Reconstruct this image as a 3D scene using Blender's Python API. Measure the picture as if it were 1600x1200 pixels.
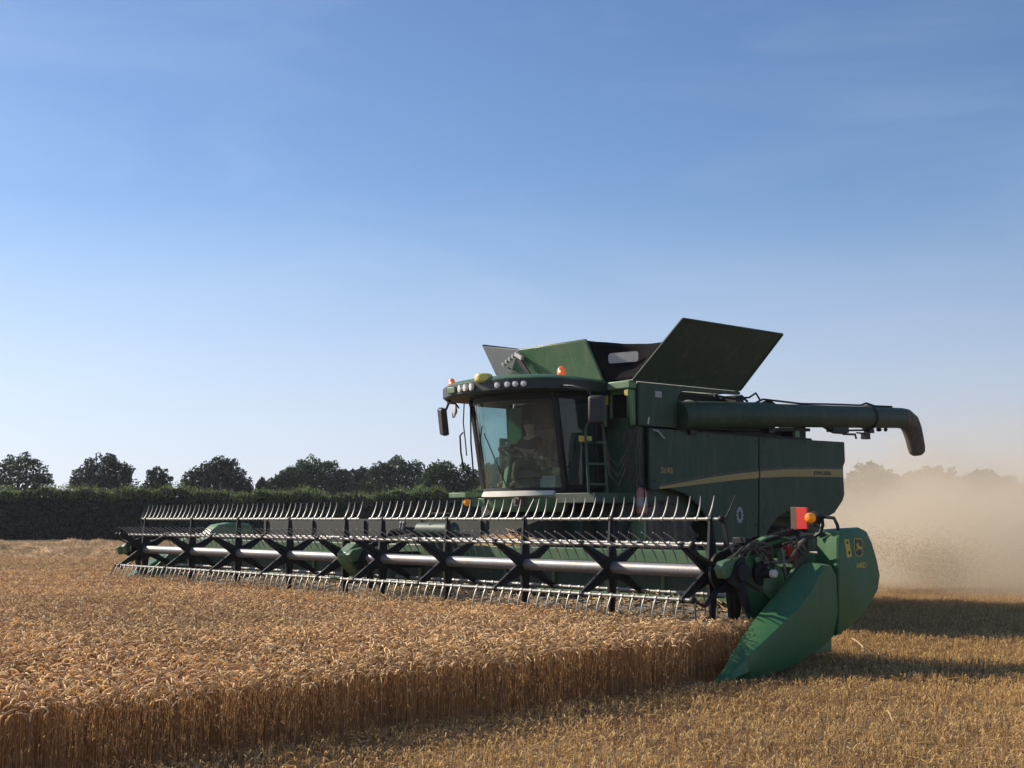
import bpy, math, random
import numpy as np
from mathutils import Vector, Matrix
R = math.radians
random.seed(7); rng = np.random.default_rng(7)
for o in list(bpy.data.objects): bpy.data.objects.remove(o)
S = bpy.context.scene
col = S.collection

# ------------------------------------------------------------------ camera, sky, sun, exposure
CAM_H = 1.44
cd = bpy.data.cameras.new('camera'); cam = bpy.data.objects.new('camera', cd); col.objects.link(cam)
cam.location = (0, 0, CAM_H); cam.rotation_euler = (R(90 + 6.02), 0, 0)
cd.sensor_width = 36; cd.sensor_fit = 'HORIZONTAL'; cd.lens = 36 * 2000 / 1600
cd.clip_start = 0.1; cd.clip_end = 3000
S.camera = cam

SUN_EL = 29.5; SUN_AZ = -62.0           # azimuth clockwise from +Y: the sun stands left of and beyond the machine
w = bpy.data.worlds.new('World'); S.world = w; w.use_nodes = True
nt = w.node_tree; nt.nodes.clear()
out = nt.nodes.new('ShaderNodeOutputWorld'); bg = nt.nodes.new('ShaderNodeBackground')
sky = nt.nodes.new('ShaderNodeTexSky'); sky.sky_type = 'NISHITA'; sky.sun_disc = False
sky.sun_elevation = R(SUN_EL); sky.sun_rotation = R(SUN_AZ); sky.air_density = 1.0; sky.dust_density = 0.25; sky.ozone_density = 3.5; sky.altitude = 50
# faint high cirrus: brightens the sky a little in long soft wisps
tc = nt.nodes.new('ShaderNodeTexCoord'); mp = nt.nodes.new('ShaderNodeMapping'); mp.inputs['Scale'].default_value = (1.2, 1.2, 5.5); mp.inputs['Rotation'].default_value = (0.1, 0.18, 0.4)
nz = nt.nodes.new('ShaderNodeTexNoise'); nz.inputs['Scale'].default_value = 2.2; nz.inputs['Detail'].default_value = 7; nz.inputs['Roughness'].default_value = 0.55; nz.inputs['Distortion'].default_value = 0.6
rp = nt.nodes.new('ShaderNodeValToRGB'); rp.color_ramp.elements[0].position = 0.42; rp.color_ramp.elements[1].position = 0.80
rp.color_ramp.elements[0].color = (0, 0, 0, 1); rp.color_ramp.elements[1].color = (1, 1, 1, 1)
mulv = nt.nodes.new('ShaderNodeMath'); mulv.operation = 'MULTIPLY'; mulv.inputs[1].default_value = 0.12
mixw = nt.nodes.new('ShaderNodeMix'); mixw.data_type = 'RGBA'; mixw.inputs[7].default_value = (7.0, 7.6, 8.6, 1)
nt.links.new(tc.outputs['Generated'], mp.inputs['Vector']); nt.links.new(mp.outputs[0], nz.inputs['Vector'])
nt.links.new(nz.outputs[0], rp.inputs[0]); nt.links.new(rp.outputs[0], mulv.inputs[0]); nt.links.new(mulv.outputs[0], mixw.inputs[0])
hsw = nt.nodes.new('ShaderNodeHueSaturation'); hsw.inputs['Saturation'].default_value = 1.06; hsw.inputs['Hue'].default_value = 0.506; nt.links.new(sky.outputs[0], hsw.inputs['Color']); nt.links.new(hsw.outputs[0], mixw.inputs[6]); sz = nt.nodes.new('ShaderNodeSeparateXYZ'); nt.links.new(tc.outputs['Generated'], sz.inputs[0])
hzr = nt.nodes.new('ShaderNodeMapRange'); hzr.interpolation_type = 'SMOOTHERSTEP'; hzr.inputs[1].default_value = -0.02; hzr.inputs[2].default_value = 0.30; hzr.inputs[3].default_value = 0.72; hzr.inputs[4].default_value = 0.0
nt.links.new(sz.outputs[2], hzr.inputs[0])
hxr = nt.nodes.new('ShaderNodeMapRange'); hxr.inputs[1].default_value = -0.45; hxr.inputs[2].default_value = 0.45; nt.links.new(sz.outputs[0], hxr.inputs[0])
hcol = nt.nodes.new('ShaderNodeMix'); hcol.data_type = 'RGBA'; hcol.inputs[6].default_value = (6.2, 6.5, 8.2, 1); hcol.inputs[7].default_value = (4.2, 4.3, 5.4, 1); nt.links.new(hxr.outputs[0], hcol.inputs[0])
mixh = nt.nodes.new('ShaderNodeMix'); mixh.data_type = 'RGBA'; nt.links.new(hzr.outputs[0], mixh.inputs[0]); nt.links.new(mixw.outputs[2], mixh.inputs[6]); nt.links.new(hcol.outputs[2], mixh.inputs[7])
nt.links.new(mixh.outputs[2], bg.inputs[0])
bg.inputs[1].default_value = 0.105
nt.links.new(bg.outputs[0], out.inputs[0])

sl = bpy.data.lights.new('sun', 'SUN'); sun = bpy.data.objects.new('sun', sl); col.objects.link(sun)
sl.energy = 5.0; sl.angle = R(0.5); sl.color = (1.0, 0.90, 0.74)
sd = Vector((math.sin(R(SUN_AZ)) * math.cos(R(SUN_EL)), math.cos(R(SUN_AZ)) * math.cos(R(SUN_EL)), math.sin(R(SUN_EL))))
sun.rotation_euler = sd.to_track_quat('Z', 'Y').to_euler(); sun.location = (-40, 30, 40)
S.view_settings.view_transform = 'Standard'; S.view_settings.look = 'None'
S.view_settings.exposure = 0.30; S.view_settings.gamma = 1.0
S.render.engine = 'CYCLES'
S.cycles.volume_bounces = 1; S.cycles.volume_max_steps = 128
S.cycles.transparent_max_bounces = 24

# ------------------------------------------------------------------ helpers
def tag(o, label=None, cat=None, group=None, kind=None):
    if label: o['label'] = label
    if cat: o['category'] = cat
    if group: o['group'] = group
    if kind: o['kind'] = kind
    return o

def empty(name, loc=(0, 0, 0), rz=0.0, size=0.3):
    o = bpy.data.objects.new(name, None); col.objects.link(o)
    o.location = loc; o.rotation_euler = (0, 0, rz); o.empty_display_size = size
    return o

def V(*a): return Vector(a)

class MB:
    def __init__(s): s.v = []; s.f = []
    def add(s, vs, fs):
        n = len(s.v); s.v += [tuple(p) for p in vs]; s.f += [tuple(i + n for i in f) for f in fs]; return s
    def box(s, x0, x1, y0, y1, z0, z1):
        vs = [(x, y, z) for z in (z0, z1) for y in (y0, y1) for x in (x0, x1)]
        return s.add(vs, [(0, 2, 3, 1), (4, 5, 7, 6), (0, 1, 5, 4), (2, 6, 7, 3), (0, 4, 6, 2), (1, 3, 7, 5)])
    def beam(s, p, q, w, h, up=(0, 0, 1)):
        p = Vector(p); q = Vector(q); d = (q - p).normalized(); u = Vector(up)
        x = d.cross(u)
        if x.length < 1e-4: x = d.cross(Vector((0, 1, 0)))
        x.normalize(); y = x.cross(d).normalized()
        vs = []
        for c in (p, q):
            for sx, sy in ((-1, -1), (1, -1), (1, 1), (-1, 1)): vs.append(c + x * sx * w / 2 + y * sy * h / 2)
        return s.add(vs, [(0, 3, 2, 1), (4, 5, 6, 7), (0, 1, 5, 4), (1, 2, 6, 5), (2, 3, 7, 6), (3, 0, 4, 7)])
    def taper(s, p, q, w0, h0, w1, h1, up=(0, 0, 1)):
        p = Vector(p); q = Vector(q); d = (q - p).normalized(); u = Vector(up)
        x = d.cross(u)
        if x.length < 1e-4: x = d.cross(Vector((0, 1, 0)))
        x.normalize(); y = x.cross(d).normalized()
        vs = []
        for c, w_, h_ in ((p, w0, h0), (q, w1, h1)):
            for sx, sy in ((-1, -1), (1, -1), (1, 1), (-1, 1)): vs.append(c + x * sx * w_ / 2 + y * sy * h_ / 2)
        return s.add(vs, [(0, 3, 2, 1), (4, 5, 6, 7), (0, 1, 5, 4), (1, 2, 6, 5), (2, 3, 7, 6), (3, 0, 4, 7)])
    def tube(s, pts, r, n=8, cap=True):
        pts = [Vector(p) for p in pts]; m = len(pts)
        rs = r if isinstance(r, (list, tuple)) else [r] * m
        t0 = (pts[1] - pts[0]).normalized()
        a = Vector((0, 0, 1)) if abs(t0.z) < 0.9 else Vector((1, 0, 0))
        x = t0.cross(a).normalized(); vs = []
        for i in range(m):
            t = (pts[min(i + 1, m - 1)] - pts[max(i - 1, 0)]).normalized()
            x = (x - t * x.dot(t)).normalized(); y = t.cross(x)
            for k in range(n):
                an = 2 * math.pi * k / n
                vs.append(pts[i] + (x * math.cos(an) + y * math.sin(an)) * rs[i])
        fs = [(i * n + k, i * n + (k + 1) % n, (i + 1) * n + (k + 1) % n, (i + 1) * n + k) for i in range(m - 1) for k in range(n)]
        if cap: fs += [tuple(reversed(range(n))), tuple(range((m - 1) * n, m * n))]
        return s.add(vs, fs)
    def extrude(s, pts, vec):
        vec = Vector(vec); n = len(pts); A = [Vector(p) for p in pts]; B = [p + vec for p in A]
        return s.add(A + B, [tuple(reversed(range(n))), tuple(range(n, 2 * n))] + [(i, (i + 1) % n, n + (i + 1) % n, n + i) for i in range(n)])
    def bz(s, poly, a0, a1):                 # outline in the (b, z) plane made solid from a0 to a1
        return s.extrude([(a0, b, z) for b, z in poly], (a1 - a0, 0, 0))
    def loft(s, rings, cap=True, closed=True):
        n = len(rings[0]); vs = [p for r in rings for p in r]
        kk = n if closed else n - 1
        fs = [(i * n + k, i * n + (k + 1) % n, (i + 1) * n + (k + 1) % n, (i + 1) * n + k) for i in range(len(rings) - 1) for k in range(kk)]
        if cap and closed: fs += [tuple(reversed(range(n))), tuple(range((len(rings) - 1) * n, len(rings) * n))]
        return s.add(vs, fs)
    def lathe(s, c, axis, prof, n=20):       # prof: (distance along axis, radius)
        c = Vector(c); ax = Vector(axis).normalized(); a = Vector((0, 0, 1)) if abs(ax.z) < 0.9 else Vector((1, 0, 0))
        x = ax.cross(a).normalized(); y = ax.cross(x)
        return s.loft([[c + ax * t + (x * math.cos(2 * math.pi * k / n) + y * math.sin(2 * math.pi * k / n)) * max(r, 1e-4) for k in range(n)] for t, r in prof])
    def ball(s, c, r, n=12, m=8, sc=(1, 1, 1)):
        c = Vector(c); rings = []
        for i in range(m + 1):
            th = math.pi * i / m
            rings.append([(c.x + sc[0] * r * max(math.sin(th), 1e-3) * math.cos(2 * math.pi * k / n), c.y + sc[1] * r * max(math.sin(th), 1e-3) * math.sin(2 * math.pi * k / n), c.z + sc[2] * r * math.cos(th)) for k in range(n)])
        return s.loft(rings)
    def build(s, name, mat, parent=None, smooth=True, bevel=0.0, seg=2, solid=0.0, ang=35):
        me = bpy.data.meshes.new(name); me.from_pydata(s.v, [], s.f); me.update()
        import bmesh
        bm = bmesh.new(); bm.from_mesh(me); bmesh.ops.recalc_face_normals(bm, faces=bm.faces); bm.to_mesh(me); bm.free()
        for m_ in (mat if isinstance(mat, (list, tuple)) else [mat]): me.materials.append(m_)
        if smooth:
            me.polygons.foreach_set('use_smooth', [True] * len(me.polygons))
            try: me.set_sharp_from_angle(angle=R(ang))
            except Exception: pass
        o = bpy.data.objects.new(name, me); col.objects.link(o)
        if parent: o.parent = parent
        if solid:
            m = o.modifiers.new('thick', 'SOLIDIFY'); m.thickness = solid; m.offset = 0
        if bevel:
            m = o.modifiers.new('bevel', 'BEVEL'); m.width = bevel; m.segments = seg; m.limit_method = 'ANGLE'; m.angle_limit = R(40); m.harden_normals = False
        return o

def npmesh(name, verts, faces, mat, parent=None, attrs=None):
    """verts (N,3), faces (M,k) arrays"""
    me = bpy.data.meshes.new(name); N = len(verts); M, k = faces.shape
    me.vertices.add(N); me.vertices.foreach_set('co', verts.astype(np.float32).ravel())
    me.loops.add(M * k); me.loops.foreach_set('vertex_index', faces.astype(np.int32).ravel())
    me.polygons.add(M); me.polygons.foreach_set('loop_start', np.arange(0, M * k, k, dtype=np.int32))
    me.update(calc_edges=True)
    for nm, arr in (attrs or {}).items():
        a = me.attributes.new(nm, 'FLOAT', 'POINT'); a.data.foreach_set('value', arr.astype(np.float32))
    me.materials.append(mat)
    o = bpy.data.objects.new(name, me)
    if parent != 'unlinked':
        col.objects.link(o)
        if parent: o.parent = parent
    return o

# ------------------------------------------------------------------ materials
def newmat(name):
    m = bpy.data.materials.new(name); m.use_nodes = True; t = m.node_tree; t.nodes.clear()
    o = t.nodes.new('ShaderNodeOutputMaterial'); return m, t, o

def paint(name, c, rough=0.4, metal=0.0, dust=0.0, dustc=(0.30, 0.24, 0.16), scale=3.0, bump=0.0, spec=0.5, coat=0.0, vary=0.08):
    m, t, o = newmat(name); p = t.nodes.new('ShaderNodeBsdfPrincipled'); t.links.new(p.outputs[0], o.inputs[0])
    tc = t.nodes.new('ShaderNodeTexCoord')
    n = t.nodes.new('ShaderNodeTexNoise'); n.inputs['Scale'].default_value = scale; n.inputs['Detail'].default_value = 8; n.inputs['Roughness'].default_value = 0.65
    t.links.new(tc.outputs['Object'], n.inputs['Vector'])
    mr = t.nodes.new('ShaderNodeMapRange'); mr.inputs[1].default_value = 0.3; mr.inputs[2].default_value = 0.75; mr.inputs[3].default_value = dust * 0.45; mr.inputs[4].default_value = min(1, dust * 1.6)
    t.links.new(n.outputs[0], mr.inputs[0])
    mx = t.nodes.new('ShaderNodeMix'); mx.data_type = 'RGBA'; mx.inputs[7].default_value = (*dustc, 1)
    n2 = t.nodes.new('ShaderNodeTexNoise'); n2.inputs['Scale'].default_value = scale * 7; n2.inputs['Detail'].default_value = 4
    t.links.new(tc.outputs['Object'], n2.inputs['Vector'])
    hv = t.nodes.new('ShaderNodeHueSaturation'); hv.inputs['Color'].default_value = (*c, 1)
    mv = t.nodes.new('ShaderNodeMapRange'); mv.inputs[3].default_value = 1 - vary * 2; mv.inputs[4].default_value = 1 + vary * 2
    t.links.new(n2.outputs[0], mv.inputs[0]); t.links.new(mv.outputs[0], hv.inputs['Value'])
    n3 = t.nodes.new('ShaderNodeTexNoise'); n3.inputs['Scale'].default_value = 38; n3.inputs['Detail'].default_value = 3; t.links.new(tc.outputs['Object'], n3.inputs['Vector'])
    m3 = t.nodes.new('ShaderNodeMapRange'); m3.inputs[1].default_value = 0.60; m3.inputs[2].default_value = 0.72; m3.inputs[3].default_value = 0; m3.inputs[4].default_value = min(.5, dust * 2.2); t.links.new(n3.outputs[0], m3.inputs[0])
    mp_ = t.nodes.new('ShaderNodeMapping'); mp_.inputs['Scale'].default_value = (2.5, 2.5, .35); t.links.new(tc.outputs['Object'], mp_.inputs['Vector']); n4 = t.nodes.new('ShaderNodeTexNoise'); n4.inputs['Scale'].default_value = 4; n4.inputs['Detail'].default_value = 6; t.links.new(mp_.outputs[0], n4.inputs['Vector'])
    m4 = t.nodes.new('ShaderNodeMapRange'); m4.inputs[1].default_value = 0.50; m4.inputs[2].default_value = 0.75; m4.inputs[3].default_value = 0; m4.inputs[4].default_value = min(.4, dust * 1.6); t.links.new(n4.outputs[0], m4.inputs[0])
    ad1 = t.nodes.new('ShaderNodeMath'); ad1.operation = 'ADD'; t.links.new(mr.outputs[0], ad1.inputs[0]); t.links.new(m3.outputs[0], ad1.inputs[1])
    ad2 = t.nodes.new('ShaderNodeMath'); ad2.operation = 'ADD'; ad2.use_clamp = True; t.links.new(ad1.outputs[0], ad2.inputs[0]); t.links.new(m4.outputs[0], ad2.inputs[1])
    t.links.new(hv.outputs[0], mx.inputs[6]); t.links.new(ad2.outputs[0], mx.inputs[0]); t.links.new(mx.outputs[2], p.inputs['Base Color'])
    rr = t.nodes.new('ShaderNodeMapRange'); rr.inputs[3].default_value = rough; rr.inputs[4].default_value = min(1, rough + 0.35 * (0.3 + dust))
    t.links.new(n.outputs[0], rr.inputs[0]); t.links.new(rr.outputs[0], p.inputs['Roughness'])
    p.inputs['Metallic'].default_value = metal; p.inputs['Specular IOR Level'].default_value = spec; p.inputs['Coat Weight'].default_value = coat; p.inputs['Coat Roughness'].default_value = 0.25
    if bump:
        b = t.nodes.new('ShaderNodeBump'); b.inputs['Strength'].default_value = bump; b.inputs['Distance'].default_value = 0.01
        t.links.new(n2.outputs[0], b.inputs['Height']); t.links.new(b.outputs[0], p.inputs['Normal'])
    return m

DUSTC = (0.27, 0.22, 0.15)
M = dict(
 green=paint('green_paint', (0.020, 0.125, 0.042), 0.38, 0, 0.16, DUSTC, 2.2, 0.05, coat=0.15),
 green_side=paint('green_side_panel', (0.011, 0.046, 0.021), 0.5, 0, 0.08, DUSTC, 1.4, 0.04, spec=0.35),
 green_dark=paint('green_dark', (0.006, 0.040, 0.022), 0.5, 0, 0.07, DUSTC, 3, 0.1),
 green_pale=paint('green_dusty', (0.045, 0.19, 0.068), 0.42, 0, 0.22, (0.35, 0.33, 0.22), 3, 0.05),
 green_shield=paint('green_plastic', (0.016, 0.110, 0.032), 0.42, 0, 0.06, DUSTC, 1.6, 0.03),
 visor=paint('visor_plastic', (0.005, 0.012, 0.010), 0.4, 0, 0.03, DUSTC, 4),
 mirror=paint('mirror_shell', (0.018, 0.014, 0.018), 0.5, 0, 0.03, DUSTC, 4),
 shaded_olive=paint('shaded_olive_paint', (0.014, 0.018, 0.013), 0.6, 0, 0.06, DUSTC, 3),  # near-black olive: the shade on these parts is put into the colour
 black=paint('black_steel', (0.008, 0.009, 0.011), 0.5, 0, 0.02, DUSTC, 6, 0.1, spec=0.35),
 rubber=paint('rubber', (0.016, 0.016, 0.017), 0.75, 0, 0.22, DUSTC, 5, 0.3),
 steel=paint('worn_steel_tube', (0.27, 0.265, 0.275), 0.42, 0.55, 0.22, (0.15, 0.125, 0.10), 5, 0.05, vary=0.15),
 tine=paint('tine_metal', (0.30, 0.295, 0.28), 0.40, 0.35, 0.10, (0.33, 0.29, 0.22), 9, 0.05),
 belt=paint('draper_belt', (0.16, 0.15, 0.14), 0.7, 0, 0.35, (0.32, 0.27, 0.2), 8, 0.2),
 canvas=paint('black_canvas', (0.007, 0.006, 0.008), 0.95, 0, 0.012, DUSTC, 5, 0.4, spec=0.15),
 white=paint('white_panel', (0.66, 0.64, 0.54), 0.4, 0, 0.12, (0.5, 0.44, 0.33), 5),
 grey=paint('light_grey', (0.42, 0.42, 0.42), 0.6, 0, 0.2, DUSTC, 8),
 yellow=paint('yellow_decal', (0.62, 0.47, 0.05), 0.5, 0, 0.12, DUSTC, 8),
 stripe=paint('yellow_stripe', (0.42, 0.30, 0.06), 0.5, 0, 0.25, DUSTC, 3),
 stripe_dark=paint('dark_stripe', (0.012, 0.030, 0.020), 0.5, 0, 0.15, DUSTC, 3),
 dome=paint('yellow_dome', (0.72, 0.62, 0.12), 0.35, 0, 0.08, DUSTC, 8),
 red=paint('red_paint', (0.55, 0.03, 0.02), 0.4, 0, 0.10, DUSTC, 8),
 redplate=paint('red_reflector', (0.75, 0.03, 0.02), 0.35, 0, 0.03, DUSTC, 8),
 brown=paint('brown_plate', (0.09, 0.045, 0.03), 0.6, 0, 0.2, DUSTC, 8),
 spout=paint('brown_rubber_spout', (0.050, 0.038, 0.030), 0.75, 0, 0.15, DUSTC, 7, 0.3),
 extpale=paint('pale_red', (0.45, 0.14, 0.12), 0.5, 0, 0.2, DUSTC, 8),
 interior=paint('cab_lining', (0.045, 0.037, 0.032), 0.8, 0, 0.1, DUSTC, 4),
 seatfab=paint('seat_fabric', (0.16, 0.15, 0.12), 0.9, 0, 0.15, DUSTC, 6),
 shirt=paint('dark_shirt', (0.03, 0.035, 0.05), 0.9, 0, 0.0, DUSTC, 10),
 trousers=paint('khaki_trousers', (0.14, 0.12, 0.085), 0.9, 0, 0.0, DUSTC, 10),
 skin=paint('skin', (0.48, 0.27, 0.19), 0.55, 0, 0.0, DUSTC, 10),
 hair=paint('hair', (0.03, 0.02, 0.014), 0.7, 0, 0.0, DUSTC, 20),
 trunk=paint('bark', (0.07, 0.05, 0.035), 0.9, 0, 0.0, DUSTC, 3, 0.4),
)

def emis(name, c, s, base=None):
    m, t, o = newmat(name); p = t.nodes.new('ShaderNodeBsdfPrincipled'); t.links.new(p.outputs[0], o.inputs[0])
    p.inputs['Base Color'].default_value = (*(base or c), 1); p.inputs['Roughness'].default_value = 0.2
    p.inputs['Emission Color'].default_value = (*c, 1); p.inputs['Emission Strength'].default_value = s
    return m
M['beacon'] = emis('orange_beacon', (1.0, 0.18, 0.03), 0.25, (0.85, 0.16, 0.04))
M['beacon_core'] = emis('beacon_flash', (1.0, 0.45, 0.22), 4.0)
M['amber'] = emis('amber_lamp', (1.0, 0.32, 0.01), 0.12, (0.9, 0.30, 0.02))
M['lens'] = emis('work_lamp_lens', (1.0, 0.93, 0.8), 0.0, (0.75, 0.72, 0.66))

def glass(name, tint, dustf=0.12, dustc=(0.45, 0.40, 0.32), gloss=0.09):
    m, t, o = newmat(name)
    tr = t.nodes.new('ShaderNodeBsdfTransparent'); tr.inputs[0].default_value = (*tint, 1)
    gl = t.nodes.new('ShaderNodeBsdfGlossy'); gl.inputs['Roughness'].default_value = 0.03
    df = t.nodes.new('ShaderNodeBsdfDiffuse'); df.inputs[0].default_value = (*dustc, 1)
    tl = t.nodes.new('ShaderNodeBsdfTranslucent'); tl.inputs[0].default_value = (*dustc, 1)
    ad = t.nodes.new('ShaderNodeMixShader'); ad.inputs[0].default_value = 0.5; t.links.new(df.outputs[0], ad.inputs[1]); t.links.new(tl.outputs[0], ad.inputs[2])
    lw = t.nodes.new('ShaderNodeLayerWeight'); lw.inputs[0].default_value = 0.5; pw_ = t.nodes.new('ShaderNodeMath'); pw_.operation = 'POWER'; pw_.inputs[1].default_value = 5.0; t.links.new(lw.outputs['Facing'], pw_.inputs[0])
    fr = t.nodes.new('ShaderNodeMath'); fr.operation = 'MULTIPLY_ADD'; fr.inputs[1].default_value = 0.9; fr.inputs[2].default_value = 0.05; t.links.new(pw_.outputs[0], fr.inputs[0])
    m1 = t.nodes.new('ShaderNodeMixShader'); m2 = t.nodes.new('ShaderNodeMixShader')
    n = t.nodes.new('ShaderNodeTexNoise'); n.inputs['Scale'].default_value = 2.0; n.inputs['Detail'].default_value = 8
    tc = t.nodes.new('ShaderNodeTexCoord'); t.links.new(tc.outputs['Object'], n.inputs['Vector'])
    mr = t.nodes.new('ShaderNodeMapRange'); mr.inputs[1].default_value = 0.35; mr.inputs[2].default_value = 0.7; mr.inputs[3].default_value = dustf * 0.4; mr.inputs[4].default_value = dustf * 1.6
    t.links.new(n.outputs[0], mr.inputs[0]); t.links.new(mr.outputs[0], m1.inputs[0])
    t.links.new(tr.outputs[0], m1.inputs[1]); t.links.new(ad.outputs[0], m1.inputs[2])
    t.links.new(fr.outputs[0], m2.inputs[0]); t.links.new(m1.outputs[0], m2.inputs[1]); t.links.new(gl.outputs[0], m2.inputs[2])
    t.links.new(m2.outputs[0], o.inputs[0]); return m
M['windscreen'] = glass('windscreen_glass', (0.74, 0.88, 0.82), 0.22, (0.36, 0.42, 0.36))
M['glass'] = glass('tinted_glass', (0.40, 0.58, 0.62), 0.09, (0.25, 0.36, 0.40), .09)

def crop_mat(name, head, stem, transl=0.25):
    m, t, o = newmat(name)
    at = t.nodes.new('ShaderNodeAttribute'); at.attribute_name = 'tint'
    ap = t.nodes.new('ShaderNodeAttribute'); ap.attribute_name = 'head'
    mx = t.nodes.new('ShaderNodeMix'); mx.data_type = 'RGBA'; mx.inputs[6].default_value = (*stem, 1); mx.inputs[7].default_value = (*head, 1)
    t.links.new(ap.outputs['Fac'], mx.inputs[0])
    tc = t.nodes.new('ShaderNodeNewGeometry'); n = t.nodes.new('ShaderNodeTexNoise'); n.inputs['Scale'].default_value = 0.35; n.inputs['Detail'].default_value = 5
    t.links.new(tc.outputs['Position'], n.inputs['Vector'])
    a1 = t.nodes.new('ShaderNodeMapRange'); a1.inputs[3].default_value = 0.62; a1.inputs[4].default_value = 1.35; t.links.new(at.outputs['Fac'], a1.inputs[0])
    a2 = t.nodes.new('ShaderNodeMapRange'); a2.inputs[1].default_value = 0.3; a2.inputs[2].default_value = 0.7; a2.inputs[3].default_value = 0.86; a2.inputs[4].default_value = 1.14; t.links.new(n.outputs[0], a2.inputs[0])
    ml = t.nodes.new('ShaderNodeMath'); ml.operation = 'MULTIPLY'; t.links.new(a1.outputs[0], ml.inputs[0]); t.links.new(a2.outputs[0], ml.inputs[1])
    hs = t.nodes.new('ShaderNodeHueSaturation'); t.links.new(mx.outputs[2], hs.inputs['Color']); t.links.new(ml.outputs[0], hs.inputs['Value'])
    hu = t.nodes.new('ShaderNodeMapRange'); hu.inputs[3].default_value = 0.485; hu.inputs[4].default_value = 0.512; t.links.new(at.outputs['Fac'], hu.inputs[0]); t.links.new(hu.outputs[0], hs.inputs['Hue'])
    p = t.nodes.new('ShaderNodeBsdfPrincipled'); p.inputs['Roughness'].default_value = 0.7; p.inputs['Specular IOR Level'].default_value = 0.15
    tl = t.nodes.new('ShaderNodeBsdfTranslucent'); ms = t.nodes.new('ShaderNodeMixShader'); ms.inputs[0].default_value = transl
    t.links.new(hs.outputs[0], p.inputs['Base Color']); t.links.new(hs.outputs[0], tl.inputs[0])
    t.links.new(p.outputs[0], ms.inputs[1]); t.links.new(tl.outputs[0], ms.inputs[2]); t.links.new(ms.outputs[0], o.inputs[0]); return m
M['wheat'] = crop_mat('ripe_wheat', (0.86, 0.62, 0.34), (0.46, 0.27, 0.12), 0.25)
M['straw_pale'] = crop_mat('loose_straw', (0.70, 0.52, 0.32), (0.6, 0.42, 0.22))
M['chaff'] = crop_mat('chaff', (0.55, 0.45, 0.30), (0.5, 0.4, 0.25), 0.5)
M['stubble'] = crop_mat('straw_stubble', (0.66, 0.44, 0.20), (0.50, 0.30, 0.115))

def leaf_mat(name, c, transl=0.3):
    m, t, o = newmat(name)
    at = t.nodes.new('ShaderNodeAttribute'); at.attribute_name = 'tint'
    a1 = t.nodes.new('ShaderNodeMapRange'); a1.inputs[3].default_value = 0.55; a1.inputs[4].default_value = 1.5; t.links.new(at.outputs['Fac'], a1.inputs[0])
    hs = t.nodes.new('ShaderNodeHueSaturation'); hs.inputs['Color'].default_value = (*c, 1); t.links.new(a1.outputs[0], hs.inputs['Value'])
    hu = t.nodes.new('ShaderNodeMapRange'); hu.inputs[3].default_value = 0.485; hu.inputs[4].default_value = 0.515; t.links.new(at.outputs['Fac'], hu.inputs[0]); t.links.new(hu.outputs[0], hs.inputs['Hue'])
    p = t.nodes.new('ShaderNodeBsdfPrincipled'); p.inputs['Roughness'].default_value = 0.6; p.inputs['Specular IOR Level'].default_value = 0.25
    tl = t.nodes.new('ShaderNodeBsdfTranslucent'); ms = t.nodes.new('ShaderNodeMixShader'); ms.inputs[0].default_value = transl
    t.links.new(hs.outputs[0], p.inputs['Base Color']); t.links.new(hs.outputs[0], tl.inputs[0])
    t.links.new(p.outputs[0], ms.inputs[1]); t.links.new(tl.outputs[0], ms.inputs[2]); t.links.new(ms.outputs[0], o.inputs[0]); return m
M['leaf_dark'] = leaf_mat('leaf_dark', (0.026, 0.047, 0.023), 0.2)
M['leaf_hedge'] = leaf_mat('leaf_hedge', (0.020, 0.038, 0.016), 0.2)
M['leaf_mid'] = leaf_mat('leaf_mid', (0.046, 0.080, 0.032), 0.25)
M['leaf_pale'] = leaf_mat('leaf_pale', (0.052, 0.080, 0.038), 0.3)
M['blind'] = leaf_mat('green_blind', (0.14, 0.50, 0.24), 0.5)
M['hedge_core'] = paint('hedge_inside', (0.012, 0.016, 0.010), 1.0, 0, 0, DUSTC, 2, spec=0.0)

# ground material
m, t, o = newmat('field_soil'); p = t.nodes.new('ShaderNodeBsdfPrincipled'); p.inputs['Roughness'].default_value = 0.95
g = t.nodes.new('ShaderNodeNewGeometry'); n = t.nodes.new('ShaderNodeTexNoise'); n.inputs['Scale'].default_value = 6; n.inputs['Detail'].default_value = 10; n.inputs['Roughness'].default_value = 0.7
t.links.new(g.outputs['Position'], n.inputs['Vector']); r_ = t.nodes.new('ShaderNodeValToRGB')
r_.color_ramp.elements[0].position = 0.35; r_.color_ramp.elements[0].color = (0.07, 0.045, 0.026, 1); r_.color_ramp.elements[1].position = 0.68; r_.color_ramp.elements[1].color = (0.34, 0.23, 0.11, 1)
bp = t.nodes.new('ShaderNodeBump'); bp.inputs['Strength'].default_value = 0.8; bp.inputs['Distance'].default_value = 0.04
t.links.new(n.outputs[0], r_.inputs[0]); t.links.new(r_.outputs[0], p.inputs['Base Color']); t.links.new(n.outputs[0], bp.inputs['Height']); t.links.new(bp.outputs[0], p.inputs['Normal']); t.links.new(p.outputs[0], o.inputs[0])
M['soil'] = m

# ------------------------------------------------------------------ setting: ground
gb = MB(); gb.add([(-900, -60, 0), (900, -60, 0), (900, 1500, 0), (-900, 1500, 0)], [(0, 1, 2, 3)])
tag(gb.build('ground', M['soil'], smooth=False), kind='structure')

# the frame of the machine: a runs across it (towards its left end), b from front to back
MID = Vector((-2.07, 17.0, 0)); RZ = math.atan2(-0.747, 0.665)
UA = Vector((math.cos(RZ), math.sin(RZ), 0)); UB = Vector((-math.sin(RZ), math.cos(RZ), 0))
def world(a, b, z=0): return MID + UA * a + UB * b + Vector((0, 0, z))

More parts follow.
